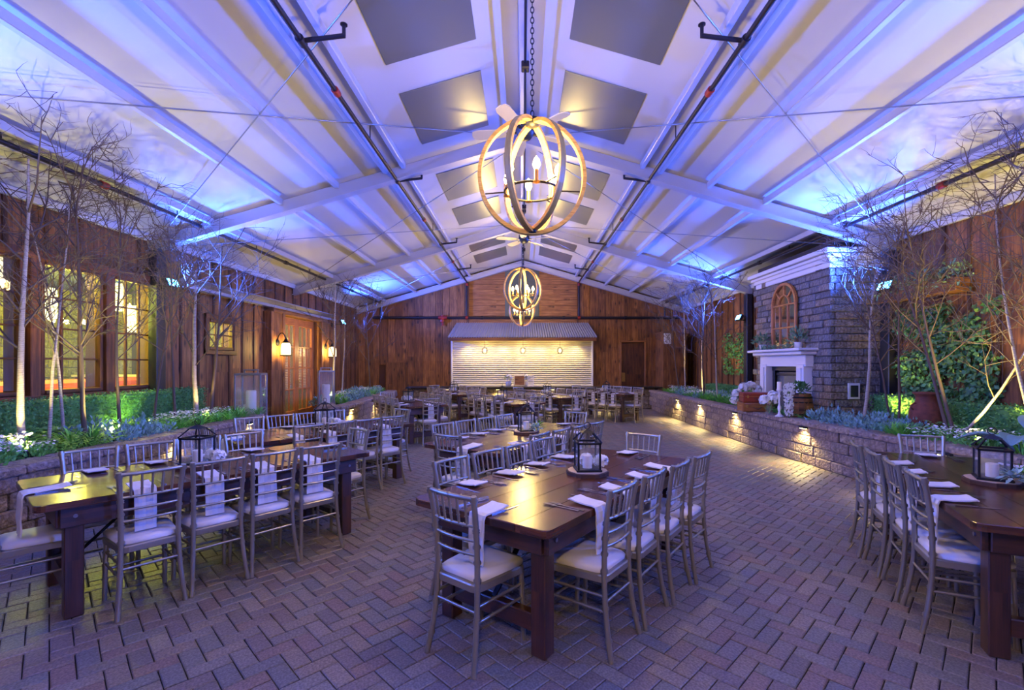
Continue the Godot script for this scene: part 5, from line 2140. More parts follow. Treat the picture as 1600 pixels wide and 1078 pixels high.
func ivy(label: String, s: float, d0: float, d1: float, y0: float, y1: float, n: int, seed_: int, col: Color, x := XW) -> void:
	var o := thing("wall_ivy", label, "ivy")
	var r := rng(seed_)
	var st := MB.new()
	for k in 7:
		var pts := PackedVector3Array()
		var rd := PackedFloat32Array()
		var d := r.randf_range(d0, d1)
		for i in 7:
			pts.append(V(s * (x - 0.02), lerpf(y0, y1, i / 6.0), clampf(d, d0, d1)))
			rd.append(0.008)
			d += r.randf_range(-0.15, 0.15)
		st.tube(pts, rd, 4, false)
	part(o, "vine", st, M.twig)
	var m := MB.new()
	var f := FastNoiseLite.new()
	f.seed = seed_
	f.frequency = 1.1
	for i in n:
		var d := r.randf_range(d0, d1)
		var y := r.randf_range(y0, y1)
		if f.get_noise_2d(d, y) < -0.22:
			continue
		var p := V(s * (x - r.randf_range(0.02, 0.16)), y, d)
		var o2 := (Vector3(-s, 0.3, 0) + rand_dir(r) * 0.6).normalized()
		leaf_quad(m, p, (Vector3.DOWN * 0.6 + rand_dir(r) * 0.8).normalized(), o2, 0.072, 0.058, tone(r, col, 0.4))
	var q := part(o, "foliage", m, M.leaf)
	q.set_meta("kind", "stuff")

# 0 fern, 1 narrow blades, 2 silver leaf, 3 white blossom
func kind_at(side: String, d: float, row: int, z: float) -> int:
	var green := 1 if z < 0.0 else 0
	if side == "left":
		if d < 4.95:
			return 3 if row > 0 or z > 0.0 else 1
		if d < 5.65:
			return green
		if d < 6.55:
			return 2 if z > -0.15 else green
		return 3 if row > 0 and d > 6.9 and d < 8.3 else green
	if side == "far left":
		return 3 if row == 1 and z > 0.0 else (2 if z > 0.1 else green)
	if d < 5.05:
		return green
	if d < 6.0:
		return 3 if row < 2 else green
	if d < 6.35:
		return green
	if d < 7.7:
		return 2
	if d < 11.2:
		return green
	return 3 if z > 0.12 else (2 if z > 0.0 else green)

var seen_labels := {}

func ordered(kind: String, where: String) -> String:
	var k: int = seen_labels.get(kind + where, 0)
	seen_labels[kind + where] = k + 1
	return "%s, %s from the viewer %s" % [kind, ["first", "second", "third", "fourth", "fifth", "sixth", "seventh", "eighth", "ninth", "tenth", "eleventh", "twelfth", "thirteenth", "fourteenth"][mini(k, 13)], where]

func zone_of(side: String, d: float) -> String:
	if side == "left":
		return "below the first window" if d < 5.0 else ("below the second window" if d < 6.1 else ("below the third window" if d < 7.3 else "near the glass lantern"))
	if side == "far left":
		return "behind the second lantern" if d < 12.6 else ("by the blue-lit trees" if d < 14.3 else "in the left corner")
	return "at the right edge" if d < 4.5 else ("behind the right table" if d < 6.0 else ("before the milk can" if d < 7.8 else ("before the fireplace" if d < 11.0 else ("left of the fireplace" if d < 13.2 else "in the right corner"))))

# scatter of shared plant meshes over a bed
func plant_bed(side: String, s: float, edge: Callable, d0: float, d1: float, seed_: int) -> void:
	var r := rng(seed_)
	var kinds := []
	for k in 3:
		kinds.append(["fern_plant", "low green fern", fern_clump(r, 14, 0.3, 0.28, Color(0.14, 0.48, 0.07)).done(), null])
		kinds.append(["grass_plant", "tuft of narrow blades", blade_clump(r, 46, 0.34, 0.26, 0.02, Color(0.15, 0.50, 0.07)).done(), null])
		kinds.append(["silver_leaf_plant", "silvery leafy plant", tuft(r, 150, 0.19, 0.26, 0.065, Color(0.19, 0.36, 0.35)).done(), null])
		kinds.append(["white_flower_plant", "low white-blossom plant", tuft(r, 120, 0.18, 0.22, 0.06, Color(0.15, 0.42, 0.09)).done(), blossoms(r, 52, 0.18, 0.24, 0.016).done()])
	var zone := FastNoiseLite.new()
	zone.seed = seed_
	zone.frequency = 0.35
	var d := d0
	var i := 0
	while d < d1:
		for row in 3:
			var x: float = edge.call(d) + s * (0.34 + row * 0.27 + r.randf_range(-0.06, 0.06))
			if absf(x) > 5.8:
				continue
			if s > 0 and d > 7.9 and d < 11.0 and absf(x) > 4.95:
				continue
			var z := zone.get_noise_2d(d * 2.2, row * 1.5) + r.randf_range(-0.12, 0.12)
			var kind := kind_at(side, d, row, z)
			var q: Array = kinds[(r.randi() % 3) * 4 + kind]
			var o := thing(q[0], ordered(q[1], "in the %s row %s" % [["front", "middle", "back"][row], zone_of(side, d)]), "plant", V(x, SOIL, d + r.randf_range(-0.08, 0.08)), r.randf() * TAU, "%ss of the %s planter" % [q[0].replace("_", " "), side])
			o.scale = Vector3.ONE * r.randf_range(0.85, 1.2)
			part(o, "foliage", q[2], M.leaf).set_meta("kind", "stuff")
			if q[3] != null:
				part(o, "blossom", q[3], M.petal).set_meta("kind", "stuff")
		d += 0.235
		i += 1

# ---------------------------------------------------------------- bare trees
func grow(m: MB, r: RandomNumberGenerator, p: Vector3, dir: Vector3, l: float, rad: float, depth: int, tips: Array, wander: float, base: Vector3) -> void:
	var seg := 6 if depth == 0 else (4 if depth == 1 else 3)
	var pts := PackedVector3Array([p])
	var rd := PackedFloat32Array([rad])
	var d := dir
	for i in seg:
		d = (d + rand_dir(r) * wander + Vector3.UP * 0.06).normalized()
		var q := pts[pts.size() - 1] + d * l / seg
		var w := q + base
		if w.y > roof_y(w.x) - 0.12 or absf(w.x) > XW - 0.05:
			d = (d * Vector3(0.4, 0.1, 1.0) + Vector3(-signf(w.x) * 0.4, -0.1, 0)).normalized()
			q = pts[pts.size() - 1] + d * l / seg * 0.6
			w = q + base
			if w.y > roof_y(w.x) - 0.1 or absf(w.x) > XW - 0.03:
				break
		pts.append(q)
		rd.append(rad * (1.0 - 0.75 * (i + 1.0) / seg))
	if pts.size() < 2:
		return
	m.tube(pts, rd, [7, 5, 3, 3][depth], false)
	tips.append([pts, d, rad])

func tree(label: String, p: Vector3, lean: Vector3, h: float, rad_: float, seed_: int, pale: bool, bushy := 1.0) -> void:
	var rad := rad_ * 0.85
	var o := thing("bare_tree", label, "tree", p, 0.0, "slender bare trees in the planters")
	var r := rng(seed_)
	var trunk := MB.new()
	var t0 := []
	grow(trunk, r, Vector3(0, -0.05, 0), (Vector3.UP + lean).normalized(), h, rad, 0, t0, 0.07, p)
	part(o, "trunk", trunk, M.bark_pale if pale else M.bark_dark)
	var br := MB.new()
	var tw := MB.new()
	var t1 := []
	for k in int(9 * bushy):
		var pts: PackedVector3Array = t0[0][0]
		var f := r.randf_range(0.36, 0.98) * (pts.size() - 1)
		var i := mini(int(f), pts.size() - 2)
		var q := pts[i].lerp(pts[i + 1], f - i)
		var a := r.randf() * TAU
		grow(br, r, q, Vector3(cos(a) * 0.75, r.randf_range(0.5, 1.1), sin(a) * 0.75).normalized(), h * r.randf_range(0.25, 0.48), minf(rad * 0.36, 0.011), 1, t1, 0.16, p)
	var t2 := []
	for b in t1:
		var pts: PackedVector3Array = b[0]
		for k in 6:
			var f := r.randf_range(0.25, 1.0) * (pts.size() - 1)
			var i := mini(int(f), pts.size() - 2)
			var q := pts[i].lerp(pts[i + 1], f - i)
			grow(tw, r, q, (b[1] + rand_dir(r) * 0.9).normalized(), r.randf_range(0.3, 0.6), 0.006, 2, t2, 0.22, p)
	var t3 := []
	for b in t2:
		var pts: PackedVector3Array = b[0]
		for k in 3:
			var f := r.randf_range(0.3, 1.0) * (pts.size() - 1)
			var i := mini(int(f), pts.size() - 2)
			var q := pts[i].lerp(pts[i + 1], f - i)
			grow(tw, r, q, (b[1] + rand_dir(r)).normalized(), r.randf_range(0.14, 0.3), 0.0032, 3, t3, 0.3, p)
	part(o, "branch", br, M.bark_dark)
	var e := part(o, "twig_crown", tw, M.twig)
	e.set_meta("kind", "stuff")

func uplight(label: String, p: Vector3, to: Vector3, e: float, ang := 40.0, col := Color(1.0, 0.86, 0.42)) -> void:
	var o := thing("garden_uplight", label, "light", p, 0.0, "small uplights in the planters")
	var dir := (to - p).normalized()
	var bs := Basis.looking_at(dir, Vector3.UP if absf(dir.y) < 0.95 else Vector3.RIGHT) * Basis(Vector3.RIGHT, -PI / 2)
	var b := MB.new()
	b.lathe(Transform3D(bs, Vector3(0, 0.1, 0)), [Vector2(0.001, -0.06), Vector2(0.03, -0.05), Vector2(0.038, 0.05), Vector2(0.034, 0.05), Vector2(0.03, 0.03), Vector2(0.001, 0.03)], 12)
	b.line(Vector3(0, -0.05, 0), Vector3(0, 0.1, 0), 0.01, 6)
	part(o, "housing", b, M.black)
	var l := MB.new()
	l.lathe(Transform3D(bs, Vector3(0, 0.1, 0)), [Vector2(0.001, 0.034), Vector2(0.029, 0.034), Vector2(0.001, 0.036)], 6)
	part(o, "lens", l, M.warm_lens)
	spot(o, Vector3(0, 0.1, 0) + dir * 0.06, Vector3(0, 0.1, 0) + dir, col, e, ang, 0.03, 0.7)

func build_planting() -> void:
	hedge("clipped boxwood hedge below the left windows", -1.0, 3.4, 8.9, 1.14, 51)
	hedge("clipped boxwood hedge along the right wall before the fireplace", 1.0, 2.5, 8.1, 1.06, 52)
	hedge("clipped low hedge along the far right wall beyond the fireplace", 1.0, 11.1, 15.5, 0.95, 53)
	plant_bed("left", -1.0, func(d: float) -> float: return -4.55, 3.4, 8.8, 61)
	plant_bed("far left", -1.0, func(d: float) -> float: return -4.0 - maxf(0.0, d - 11.0) * 0.07, 11.2, 16.0, 62)
	plant_bed("right", 1.0, func(d: float) -> float: return 4.45 + maxf(0.0, 6.6 - d) * 0.2, 3.2, 16.0, 63)
	for q in [[-5.6, 5.7, 0.22, 5, "broad-leaved green plant at the foot of the hedge below the second window"], [-5.55, 6.75, 0.2, 4, "broad-leaved plant by the hedge below the third window"], [-5.5, 4.95, 0.2, 5, "broad-leaved plant at the left edge below the windows"]]:
		hosta(q[4], V(q[0], SOIL, q[1]), q[3], q[2], Color(0.12, 0.32, 0.10), int(q[1] * 10), "broad-leaved plants in the beds")
	hosta("large blue-green broad-leaved plant behind the front right lantern", V(5.2, SOIL, 4.95), 6, 0.34, Color(0.16, 0.34, 0.34), 91, "broad-leaved plants in the beds")
	# left trees
	var L := [[-5.3, 5.02, 0.05, 3.2, 0.042, true, "pale-barked bare tree at the far left edge of the windows"], [-5.3, 5.28, 0.02, 3.0, 0.022, true, "thin pale stem in front of the second window's left edge"],
		[-5.75, 5.95, 0.05, 3.0, 0.024, true, "thin tree close to the glass left of the second window's middle"], [-5.3, 5.75, 0.14, 3.1, 0.034, false, "leaning brown tree before the middle of the second window"],
		[-5.35, 6.3, 0.05, 3.1, 0.026, false, "straight dark tree before the third window"], [-5.4, 6.9, -0.02, 2.9, 0.022, false, "thin dark tree before the third window's right edge"],
		[-5.3, 7.25, 0.1, 3.1, 0.026, false, "dark tree standing left of the blue floodlight post"], [-5.35, 7.75, -0.05, 2.6, 0.05, true, "lit pale branching tree left of the glass lantern"],
		[-5.25, 7.95, -0.06, 3.2, 0.034, false, "dark leaning tree close to the lit pale tree"], [-4.9, 12.2, 0.0, 3.2, 0.04, true, "blue-lit pale tree just beyond the glazed door"],
		[-5.2, 13.6, 0.1, 3.1, 0.03, true, "blue-lit bare tree farther beyond the glazed door"], [-4.9, 15.2, 0.12, 3.0, 0.03, false, "bare tree in the far left corner by the back wall"]]
	for i in L.size():
		var q: Array = L[i]
		tree(q[6], V(q[0], SOIL, q[1]), Vector3(0.02, 0, q[2]), q[3], q[4], 200 + i, q[5], 1.35)
	var R := [[5.7, 4.85, -0.02, -0.12, 3.2, 0.05, true, "thick pale birch rising at the right edge behind the lantern"], [5.5, 5.05, -0.05, -0.05, 3.2, 0.026, true, "slender pale stem beside the thick birch"],
		[5.45, 4.55, -0.1, 0.1, 3.0, 0.024, false, "dark stem leaning at the right edge"], [5.3, 5.9, 0.1, 0.8, 1.9, 0.024, true, "pale stem leaning far right before the right hedge"], [5.35, 5.8, -0.1, -0.3, 2.9, 0.028, false, "grey stem leaning towards the ivy"],
		[5.4, 5.95, -0.05, -0.22, 3.0, 0.028, false, "grey leaning stem beside the rusty milk can"], [5.3, 7.4, 0.02, 0.1, 3.1, 0.034, true, "white birch standing before the fireplace's right side"],
		[5.5, 6.95, 0.02, 0.14, 3.0, 0.022, false, "thin dark stem right of the white birch"], [5.65, 7.25, -0.2, 0.1, 2.7, 0.02, false, "thin stem leaning over the right hedge"],
		[4.95, 12.0, -0.04, 0.05, 3.0, 0.03, true, "pale birch just left of the fireplace"], [4.95, 12.9, -0.1, 0.0, 3.1, 0.032, false, "bare tree below the far right floodlight"], [5.2, 13.6, 0.0, -0.05, 3.2, 0.036, true, "pale forked tree in the far right bed"],
		[4.95, 14.4, -0.1, 0.05, 3.0, 0.028, true, "thin bare tree second from the far right corner"], [5.1, 15.4, -0.12, 0.0, 3.0, 0.03, false, "bare tree beside the brown enclosure"]]
	for i in R.size():
		var q: Array = R[i]
		tree(q[7], V(q[0], SOIL, q[1]), Vector3(q[2], 0, q[3]), q[4], q[5], 300 + i, q[6], 1.35)
	ivy("green ivy covering the right wall above the hedge", 1.0, 6.2, 7.9, 1.05, 2.5, 3600, 71, Color(0.08, 0.22, 0.06))
	ivy("yellow-green ivy at the right edge of the wall", 1.0, 4.6, 5.6, 1.3, 2.6, 420, 72, Color(0.16, 0.28, 0.05))
	ivy("ivy climbing the wall left of the fireplace", 1.0, 11.2, 12.2, 0.95, 2.5, 700, 73, Color(0.06, 0.17, 0.05))
	ivy("bright green ivy patch on the far right wall", 1.0, 13.2, 14.6, 1.3, 2.5, 900, 74, Color(0.08, 0.26, 0.05))
	# wall shelf with trailing plants
	var tr := thing("wall_trough", "long wall trough of trailing plants high on the right wall", "planter", V(6.16, 2.72, 7.35))
	var b := MB.new()
	b.bx(Vector3.ZERO, Vector3(0.22, 0.2, 1.45), 0.01)
	part(tr, "trough", b, M.board_b)
	part(tr, "foliage", long_tuft(), M.leaf)
	# uplights
	uplight("uplight aimed at the hedge below the third window", V(-5.45, SOIL, 7.0), V(-6.0, 1.0, 6.95), 0.9, 50.0, Color(0.95, 1.0, 0.4))
	uplight("uplight below the lit pale tree by the glass lantern", V(-5.05, SOIL, 7.6), V(-5.4, 2.2, 7.8), 4.0, 42.0)
	uplight("uplight at the foot of the tree at the far left", V(-5.0, SOIL, 4.75), V(-5.6, 3.6, 5.2), 7.0, 50.0, Color(1.0, 0.92, 0.5))
	uplight("uplight below the second left window", V(-5.1, SOIL, 5.9), V(-5.6, 3.6, 6.0), 7.0, 50.0, Color(1.0, 0.92, 0.5))
	uplight("uplight among the white flowers before the front right lantern", V(5.15, SOIL, 5.4), V(5.75, 3.4, 5.4), 9.0, 54.0, Color(1.0, 0.9, 0.45))
	uplight("uplight below the thick birch at the right edge", V(5.35, SOIL, 4.2), V(5.9, 3.4, 4.6), 11.0, 54.0, Color(1.0, 0.9, 0.45))
	uplight("uplight at the wall foot behind the thick birch", V(5.78, SOIL, 5.25), V(6.28, 2.2, 5.5), 5.0, 60.0, Color(1.0, 0.8, 0.36))
	uplight("uplight behind the rusty milk can aimed at the ivy", V(5.72, SOIL, 7.6), V(6.2, 2.2, 7.0), 3.0, 55.0)
	uplight("uplight in the far right bed with a green glow on the plants", V(4.95, SOIL, 13.2), V(5.6, 2.6, 13.8), 6.0, 52.0)
	uplight("uplight at the left side of the fireplace", V(4.95, SOIL, 11.15), V(5.4, 2.4, 10.9), 2.2, 40.0)
	uplight("uplight in the bed beyond the glazed door", V(-4.8, SOIL, 11.9), V(-5.2, 3.2, 12.3), 5.0, 50.0)

func long_tuft() -> MB:
	var m := MB.new()
	var r := rng(88)
	for i in 420:
		var p := Vector3(r.randf_range(-0.14, 0.1), r.randf_range(-0.05, 0.3), r.randf_range(-0.75, 0.75))
		var dir := (Vector3(-0.5, 0.2, 0) + rand_dir(r)).normalized()
		leaf_quad(m, p, dir, dir.cross(rand_dir(r)).normalized(), 0.09, 0.06, tone(r, Color(0.16, 0.28, 0.16), 0.4))
	return m

# ---------------------------------------------------------------- decor
func sconce(label: String, d: float) -> void:
	var o := thing("wall_sconce", label, "sconce", V(-XW + 0.2, 2.02, d), 0.0, "lantern sconces beside the glazed door")
	var b := MB.new()
	b.lathe(Transform3D(Basis(Vector3(0, 0, 1), -PI / 2), Vector3(0.01, 0.1, 0)), [Vector2(0.001, 0), Vector2(0.08, 0), Vector2(0.08, 0.02), Vector2(0.03, 0.04), Vector2(0.001, 0.04)], 16)
	var pts := PackedVector3Array()
	var rd := PackedFloat32Array()
	for k in 9:
		var a := PI * k / 8
		pts.append(Vector3(0.12 - cos(a) * 0.1, 0.14 + sin(a) * 0.2, 0))
		rd.append(0.012)
	b.tube(pts, rd, 6)
	part(o, "bracket", b, M.iron)
	var c := MB.new()
	c.lathe(Transform3D(Basis(), Vector3(0.22, 0.0, 0)), [Vector2(0.001, 0.2), Vector2(0.03, 0.19), Vector2(0.05, 0.14), Vector2(0.09, 0.11), Vector2(0.1, 0.09)].duplicate(), 16)
	c.lathe(Transform3D(Basis(), Vector3(0.22, 0.0, 0)), [Vector2(0.001, -0.24), Vector2(0.13, -0.235), Vector2(0.13, -0.21), Vector2(0.001, -0.2)], 16)
	part(o, "cap", c, M.iron)
	var s := MB.new()
	s.lathe(Transform3D(Basis(), Vector3(0.22, 0.0, 0)), [Vector2(0.001, -0.2), Vector2(0.112, -0.2), Vector2(0.115, -0.05), Vector2(0.105, 0.05), Vector2(0.07, 0.11), Vector2(0.001, 0.12)], 12)
	part(o, "lamp_shade", s, M.lamp_shade)
	omni(o, Vector3(0.22, -0.04, 0), Color(1.0, 0.84, 0.5), 0.9, 0.08)

func glass_lantern(label: String, p: Vector3, turn: float, w: float, h: float) -> void:
	var o := thing("floor_lantern", label, "lantern", p, turn, "tall glass lanterns flanking the door")
	var hw := w / 2
	var f := MB.new()
	f.bx(Vector3(0, 0.02, 0), Vector3(w, 0.04, w), 0.005)
	for s in [[-1, -1], [1, -1], [1, 1], [-1, 1]]:
		f.bx(Vector3(s[0] * (hw - 0.012), h / 2, s[1] * (hw - 0.012)), Vector3(0.024, h, 0.024), 0.003)
	for s in [-1.0, 1.0]:
		f.bx(Vector3(s * (hw - 0.012), h, 0), Vector3(0.026, 0.026, w))
		f.bx(Vector3(0, h, s * (hw - 0.012)), Vector3(w, 0.026, 0.026))
	part(o, "frame", f, M.steel)
	var l := MB.new()
	l.bx(Vector3(0, h + 0.018, 0), Vector3(w * 0.98, 0.012, w * 0.98))
	part(o, "lid", l, M.steel)
	var hd := MB.new()
	for s in [-1.0, 1.0]:
		hd.bx(Vector3(s * 0.11, h + 0.05, 0), Vector3(0.02, 0.06, 0.03))
	hd.bx(Vector3(0, h + 0.08, 0), Vector3(0.26, 0.02, 0.035), 0.004)
	part(o, "handle", hd, M.steel)
	for i in 4:
		var g := MB.new()
		var a := PI / 2 * i
		g.box(Transform3D(Basis(Vector3.UP, a), Vector3(sin(a) * (hw - 0.012), h / 2 + 0.02, cos(a) * (hw - 0.012))), Vector3(w - 0.05, h - 0.05, 0.004))
		part(o, "pane", g, M.glass)
	var c := MB.new()
	c.lathe(Transform3D(), [Vector2(0.085, 0.04), Vector2(0.085, h * 0.62), Vector2(0.075, h * 0.64), Vector2(0.001, h * 0.62)], 20)
	var cd := part(o, "candle", c, M.candle)
	var wk := MB.new()
	wk.line(Vector3(0, h * 0.61, 0), Vector3(0, h * 0.66, 0), 0.004, 5)
	part(cd, "wick", wk, M.black)

func suitcase(label: String, p: Vector3, turn: float, size: Vector3, m: Material) -> void:
	var o := thing("suitcase", label, "suitcase", p, turn, "vintage suitcases on the planter wall")
	var b := MB.new()
	b.bx(Vector3(0, size.y * 0.5, 0), size, 0.018)
	part(o, "body", b, m)
	var sm := MB.new()
	sm.bx(Vector3(0, size.y * 0.62, 0), Vector3(size.x + 0.006, 0.008, size.z + 0.006))
	part(o, "lid_seam", sm, M.brass)
	var h := MB.new()
	var pts := PackedVector3Array()
	var rd := PackedFloat32Array()
	for k in 9:
		var t := k / 8.0
		pts.append(Vector3(-0.07 + 0.14 * t, size.y * 0.5 - 0.03 * sin(PI * t), size.z * 0.5 + 0.02 * sin(PI * t) + 0.004))
		rd.append(0.008)
	h.tube(pts, rd, 6)
	part(o, "handle", h, M.bark_dark)
	for s in [-1.0, 1.0]:
		var c := MB.new()
		c.bx(Vector3(s * size.x * 0.34, size.y * 0.6, size.z * 0.5 + 0.004), Vector3(0.03, 0.05, 0.012), 0.003)
		part(o, "latch", c, M.brass)
		for t in [-1.0, 1.0]:
			var k := MB.new()
			k.bx(Vector3(s * (size.x * 0.5 - 0.02), size.y * 0.5, t * (size.z * 0.5 - 0.02)), Vector3(0.05, size.y * 0.99, 0.05), 0.012)
			part(o, "corner", k, m)

func vase_flowers(label: String, p: Vector3, heads: Array, called := "flower_vase") -> void:
	var o := thing(called, label, "flowers", p, 0.0, "white flowers by the fireplace")
	var g := MB.new()
	g.lathe(Transform3D(), [Vector2(0.001, 0), Vector2(0.055, 0), Vector2(0.06, 0.03), Vector2(0.06, 0.13), Vector2(0.04, 0.16), Vector2(0.045, 0.19)], 16)
	part(o, "glass_jar", g, M.glass)
	var st := MB.new()
	for h in heads:
		st.line(Vector3(0, 0.02, 0), h[0], 0.005, 5, Color(0.1, 0.25, 0.06))
	part(o, "stem", st, M.leaf)
	var i := 0
	for h in heads:
		part(o, "flower_head", petal_ball(rng(40 + i), h[1] * 0.9, 75, h[1] * 0.42), M.petal, Transform3D(Basis(), h[0]))
		i += 1
	part(o, "leaf_cluster", leaf_ball(rng(9), 0.13, 30, 0.09, Color(0.08, 0.2, 0.06)), M.leaf, Transform3D(Basis(), Vector3(0, 0.2, 0)))

func build_decor() -> void:
	sconce("glowing lantern sconce on the nearer side of the glazed door", 11.75)
	sconce("glowing lantern sconce on the farther side of the glazed door", 14.62)
	glass_lantern("large square glass lantern with a white candle left of the door", V(-5.02, SOIL, 8.75), 0.25, 0.44, 0.82)
	glass_lantern("tall glass lantern with a white candle right of the door", V(-4.55, SOIL, 10.95), 0.5, 0.34, 0.84)
	suitcase("tan leather suitcase, lower of the two on the planter wall", V(4.5, CAP, 9.2), -0.15, Vector3(0.54, 0.17, 0.34), M.leather_tan)
	suitcase("red-brown leather suitcase, upper of the two on the planter wall", V(4.52, CAP + 0.171, 9.2), -0.2, Vector3(0.52, 0.19, 0.32), M.leather_red)
	vase_flowers("white hydrangeas in a jar left of the suitcases", V(4.52, CAP, 9.75), [[Vector3(-0.14, 0.3, 0.05), 0.1], [Vector3(0.05, 0.42, -0.05), 0.11], [Vector3(0.22, 0.44, -0.1), 0.11], [Vector3(-0.2, 0.16, 0.08), 0.09], [Vector3(0.36, 0.38, -0.12), 0.1]])
	vase_flowers("white hydrangeas in a clear jar right of the suitcases", V(4.42, CAP, 8.5), [[Vector3(-0.09, 0.26, 0.02), 0.1], [Vector3(0.05, 0.27, 0.05), 0.1], [Vector3(0.1, 0.34, -0.06), 0.09]])
	var cs := thing("candlestick", "white turned candlestick with a pillar candle on the planter wall", "candlestick", V(4.44, CAP, 8.2))
	var b := MB.new()
	b.lathe(Transform3D(), [Vector2(0.001, 0), Vector2(0.075, 0), Vector2(0.07, 0.015), Vector2(0.03, 0.04), Vector2(0.016, 0.09), Vector2(0.03, 0.14), Vector2(0.03, 0.17), Vector2(0.014, 0.21), Vector2(0.014, 0.33), Vector2(0.03, 0.36), Vector2(0.014, 0.39), Vector2(0.02, 0.43), Vector2(0.05, 0.46), Vector2(0.05, 0.47), Vector2(0.001, 0.47)], 18)
	part(cs, "stick", b, M.white_paint)
	var c := MB.new()
	c.lathe(Transform3D(), [Vector2(0.037, 0.47), Vector2(0.037, 0.6), Vector2(0.03, 0.605), Vector2(0.001, 0.6)], 16)
	part(cs, "candle", c, M.candle)
	var tf := thing("trailing_flowers", "trailing white blossoms hanging in front of the barrel", "flowers", V(4.52, CAP, 8.05))
	var sm := MB.new()
	sm.line(Vector3(0, 0, 0), Vector3(0, 0.5, 0), 0.012, 6, Color(0.1, 0.2, 0.06))
	part(tf, "stem", sm, M.leaf)
	var bl := MB.new()
	var r := rng(44)
	for i in 260:
		var y := r.randf_range(0.04, 0.58)
		var w := 0.05 + 0.06 * y
		var o := rand_dir(r)
		var p := Vector3(o.x * w, y, o.z * w)
		for k in 4:
			var a := TAU * k / 4 + i
			leaf_quad(bl, p, (Vector3(cos(a), sin(a), 0) + o * 0.4).normalized(), Vector3(o.x, 0.3, o.z).normalized(), 0.022, 0.02, Color.WHITE)
	part(tf, "blossom", bl, M.petal)
	var ba := thing("wooden_barrel", "small dark wooden barrel with a green plant on the planter wall", "barrel", V(4.82, SOIL, 8.25))
	for k in 16:
		var m := MB.new()
		var a := TAU * k / 16
		var prof := [Vector2(0.17, 0), Vector2(0.2, 0.14), Vector2(0.21, 0.25), Vector2(0.2, 0.36), Vector2(0.17, 0.5)]
		var hw := 0.038
		for i in 4:
			var p0: Vector2 = prof[i]
			var p1: Vector2 = prof[i + 1]
			var q := func(p: Vector2, s: float) -> Vector3: return Basis(Vector3.UP, a) * Vector3(s * hw * p.x / 0.2, p.y, p.x)
			m.face([q.call(p0, -1), q.call(p0, 1), q.call(p1, 1), q.call(p1, -1)], Basis(Vector3.UP, a) * Vector3(0, 0, 1))
		part(ba, "stave", m, M.board_b)
	var hp := MB.new()
	for y in [0.06, 0.15, 0.35, 0.44]:
		var rr: float = 0.205 - absf(y - 0.25) * 0.11 + 0.008
		hp.lathe(Transform3D(), [Vector2(rr, y - 0.015), Vector2(rr + 0.003, y), Vector2(rr, y + 0.015)], 24)
	part(ba, "hoop", hp, M.iron)
	part(ba, "plant", leaf_ball(rng(6), 0.2, 70, 0.1, Color(0.07, 0.2, 0.06)), M.leaf, Transform3D(Basis(), Vector3(0, 0.54, 0)))
	var mc := thing("milk_can", "rusty red milk can standing by the right hedge", "can", V(5.62, SOIL, 6.6))
	var cn := MB.new()
	cn.lathe(Transform3D(), [Vector2(0.001, 0), Vector2(0.18, 0), Vector2(0.19, 0.02), Vector2(0.19, 0.34), Vector2(0.17, 0.42), Vector2(0.12, 0.49), Vector2(0.115, 0.55), Vector2(0.13, 0.58), Vector2(0.15, 0.6), Vector2(0.15, 0.62), Vector2(0.001, 0.63)], 26)
	part(mc, "body", cn, M.rust)
	for s in [-1.0, 1.0]:
		var hn := MB.new()
		var pts := PackedVector3Array()
		var rd := PackedFloat32Array()
		for k in 9:
			var t := PI * k / 8
			pts.append(Vector3(s * (0.14 + 0.07 * sin(t)), 0.42 + 0.05 * cos(t), 0))
			rd.append(0.01)
		hn.tube(pts, rd, 6)
		part(mc, "handle", hn, M.rust)
	# garlands on the mantel
	for q in [[8.95, 0.2, "right"], [10.25, 0.2, "left"]]:
		var pt := thing("mantel_plant", "leafy potted plant on the %s end of the white mantel" % q[2], "plant", V(5.2, 1.885, q[0]), 0.0, "plants on the mantel")
		var po := MB.new()
		po.lathe(Transform3D(), [Vector2(0.001, 0), Vector2(0.06, 0), Vector2(0.075, 0.12), Vector2(0.001, 0.11)], 14)
		part(pt, "pot", po, M.white_matte)
		part(pt, "leaves", tuft(rng(int(q[0] * 10)), 110, 0.2, 0.26, 0.08, Color(0.14, 0.26, 0.14)), M.leaf, Transform3D(Basis(), Vector3(0, 0.12, 0)))
	var gl := thing("mantel_garland", "green garland lying along the white mantel shelf", "garland", V(5.1, 1.885, 9.6))
	var gm := MB.new()
	var r2 := rng(45)
	for i in 260:
		var p := Vector3(r2.randf_range(-0.07, 0.07), r2.randf_range(0.0, 0.07), r2.randf_range(-0.7, 0.7))
		leaf_quad(gm, p, (Vector3.UP * 0.2 + rand_dir(r2)).normalized(), Vector3.UP, 0.06, 0.035, tone(r2, Color(0.18, 0.3, 0.16), 0.35))
	part(gl, "foliage", gm, M.leaf)
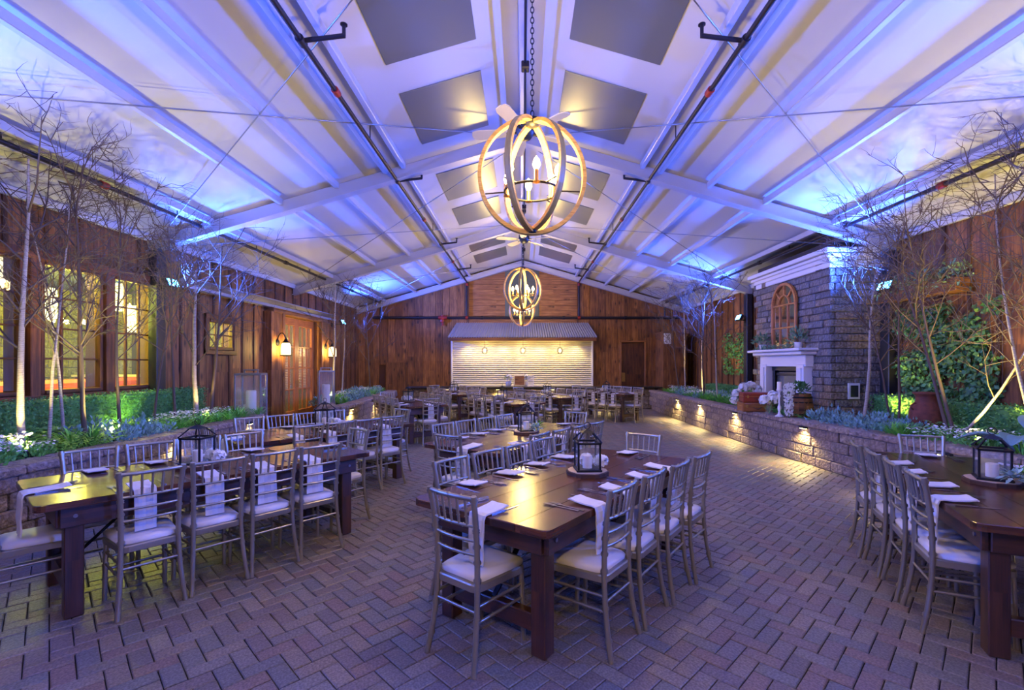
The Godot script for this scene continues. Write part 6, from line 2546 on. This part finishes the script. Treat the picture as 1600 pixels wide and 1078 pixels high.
	# conduit along the ridge
	var cd := thing("ridge_conduit", "dark conduit hanging along the ridge of the tent", "conduit")
	var k := MB.new()
	k.line(V(0.03, APEX - 0.26, DF), V(0.03, APEX - 0.26, DB - 0.05), 0.016, 8)
	part(cd, "conduit", k, M.pipe)
	for d in [4.3, 5.9, 11.2, 11.5, 15.4]:
		var j := MB.new()
		j.bx(V(0.03, APEX - 0.28, d), Vector3(0.1, 0.09, 0.12), 0.01)
		part(cd, "junction_box", j, M.pipe)
	var rk := single("garden_stone", stone_lump(), M.stone, "flat grey boulder lying among the left plants near the lantern", "stone", Transform3D(Basis(), V(-4.98, SOIL, 8.05)))
	rk.rotation.y = 0.4

func stone_lump() -> ArrayMesh:
	var m := MB.new()
	m.lathe(Transform3D(), [Vector2(0.2, -0.02), Vector2(0.24, 0.04), Vector2(0.2, 0.09), Vector2(0.1, 0.12), Vector2(0.001, 0.125)], 14, Color(0.3, 0.29, 0.3))
	return m.done()

# ----------------------------------------------------------------
func _ready() -> void:
	var cam := Camera3D.new()
	cam.name = "camera"
	add_child(cam)
	cam.position = Vector3(0, 1.6, 0)
	# 1600 x 1078 frame, focal length 740 pixels, level, lens shifted
	cam.keep_aspect = Camera3D.KEEP_HEIGHT
	cam.set_frustum(0.05 * 1078.0 / 740.0, Vector2(-17.0 / 740.0 * 0.05, 29.0 / 740.0 * 0.05), 0.05, 100.0)
	cam.current = true
	var env := Environment.new()
	env.background_mode = Environment.BG_COLOR
	env.background_color = Color(0.012, 0.015, 0.03)
	env.tonemap_mode = Environment.TONE_MAPPER_LINEAR
	env.tonemap_exposure = 1.1
	env.sdfgi_enabled = true
	env.ssao_enabled = true
	env.ssil_enabled = true
	var we := WorldEnvironment.new()
	we.name = "environment"
	we.environment = env
	add_child(we)
	make_materials()
	build_floor()
	build_ceiling()
	build_far_wall()
	build_left_side()
	build_side_wall("wall_right", 1.0, [], 0.42, true)
	build_planters()
	build_fireplace()
	build_bar()
	build_dining()
	build_pipes()
	build_chandeliers()
	build_fans()
	build_floods()
	build_planting()
	build_decor()
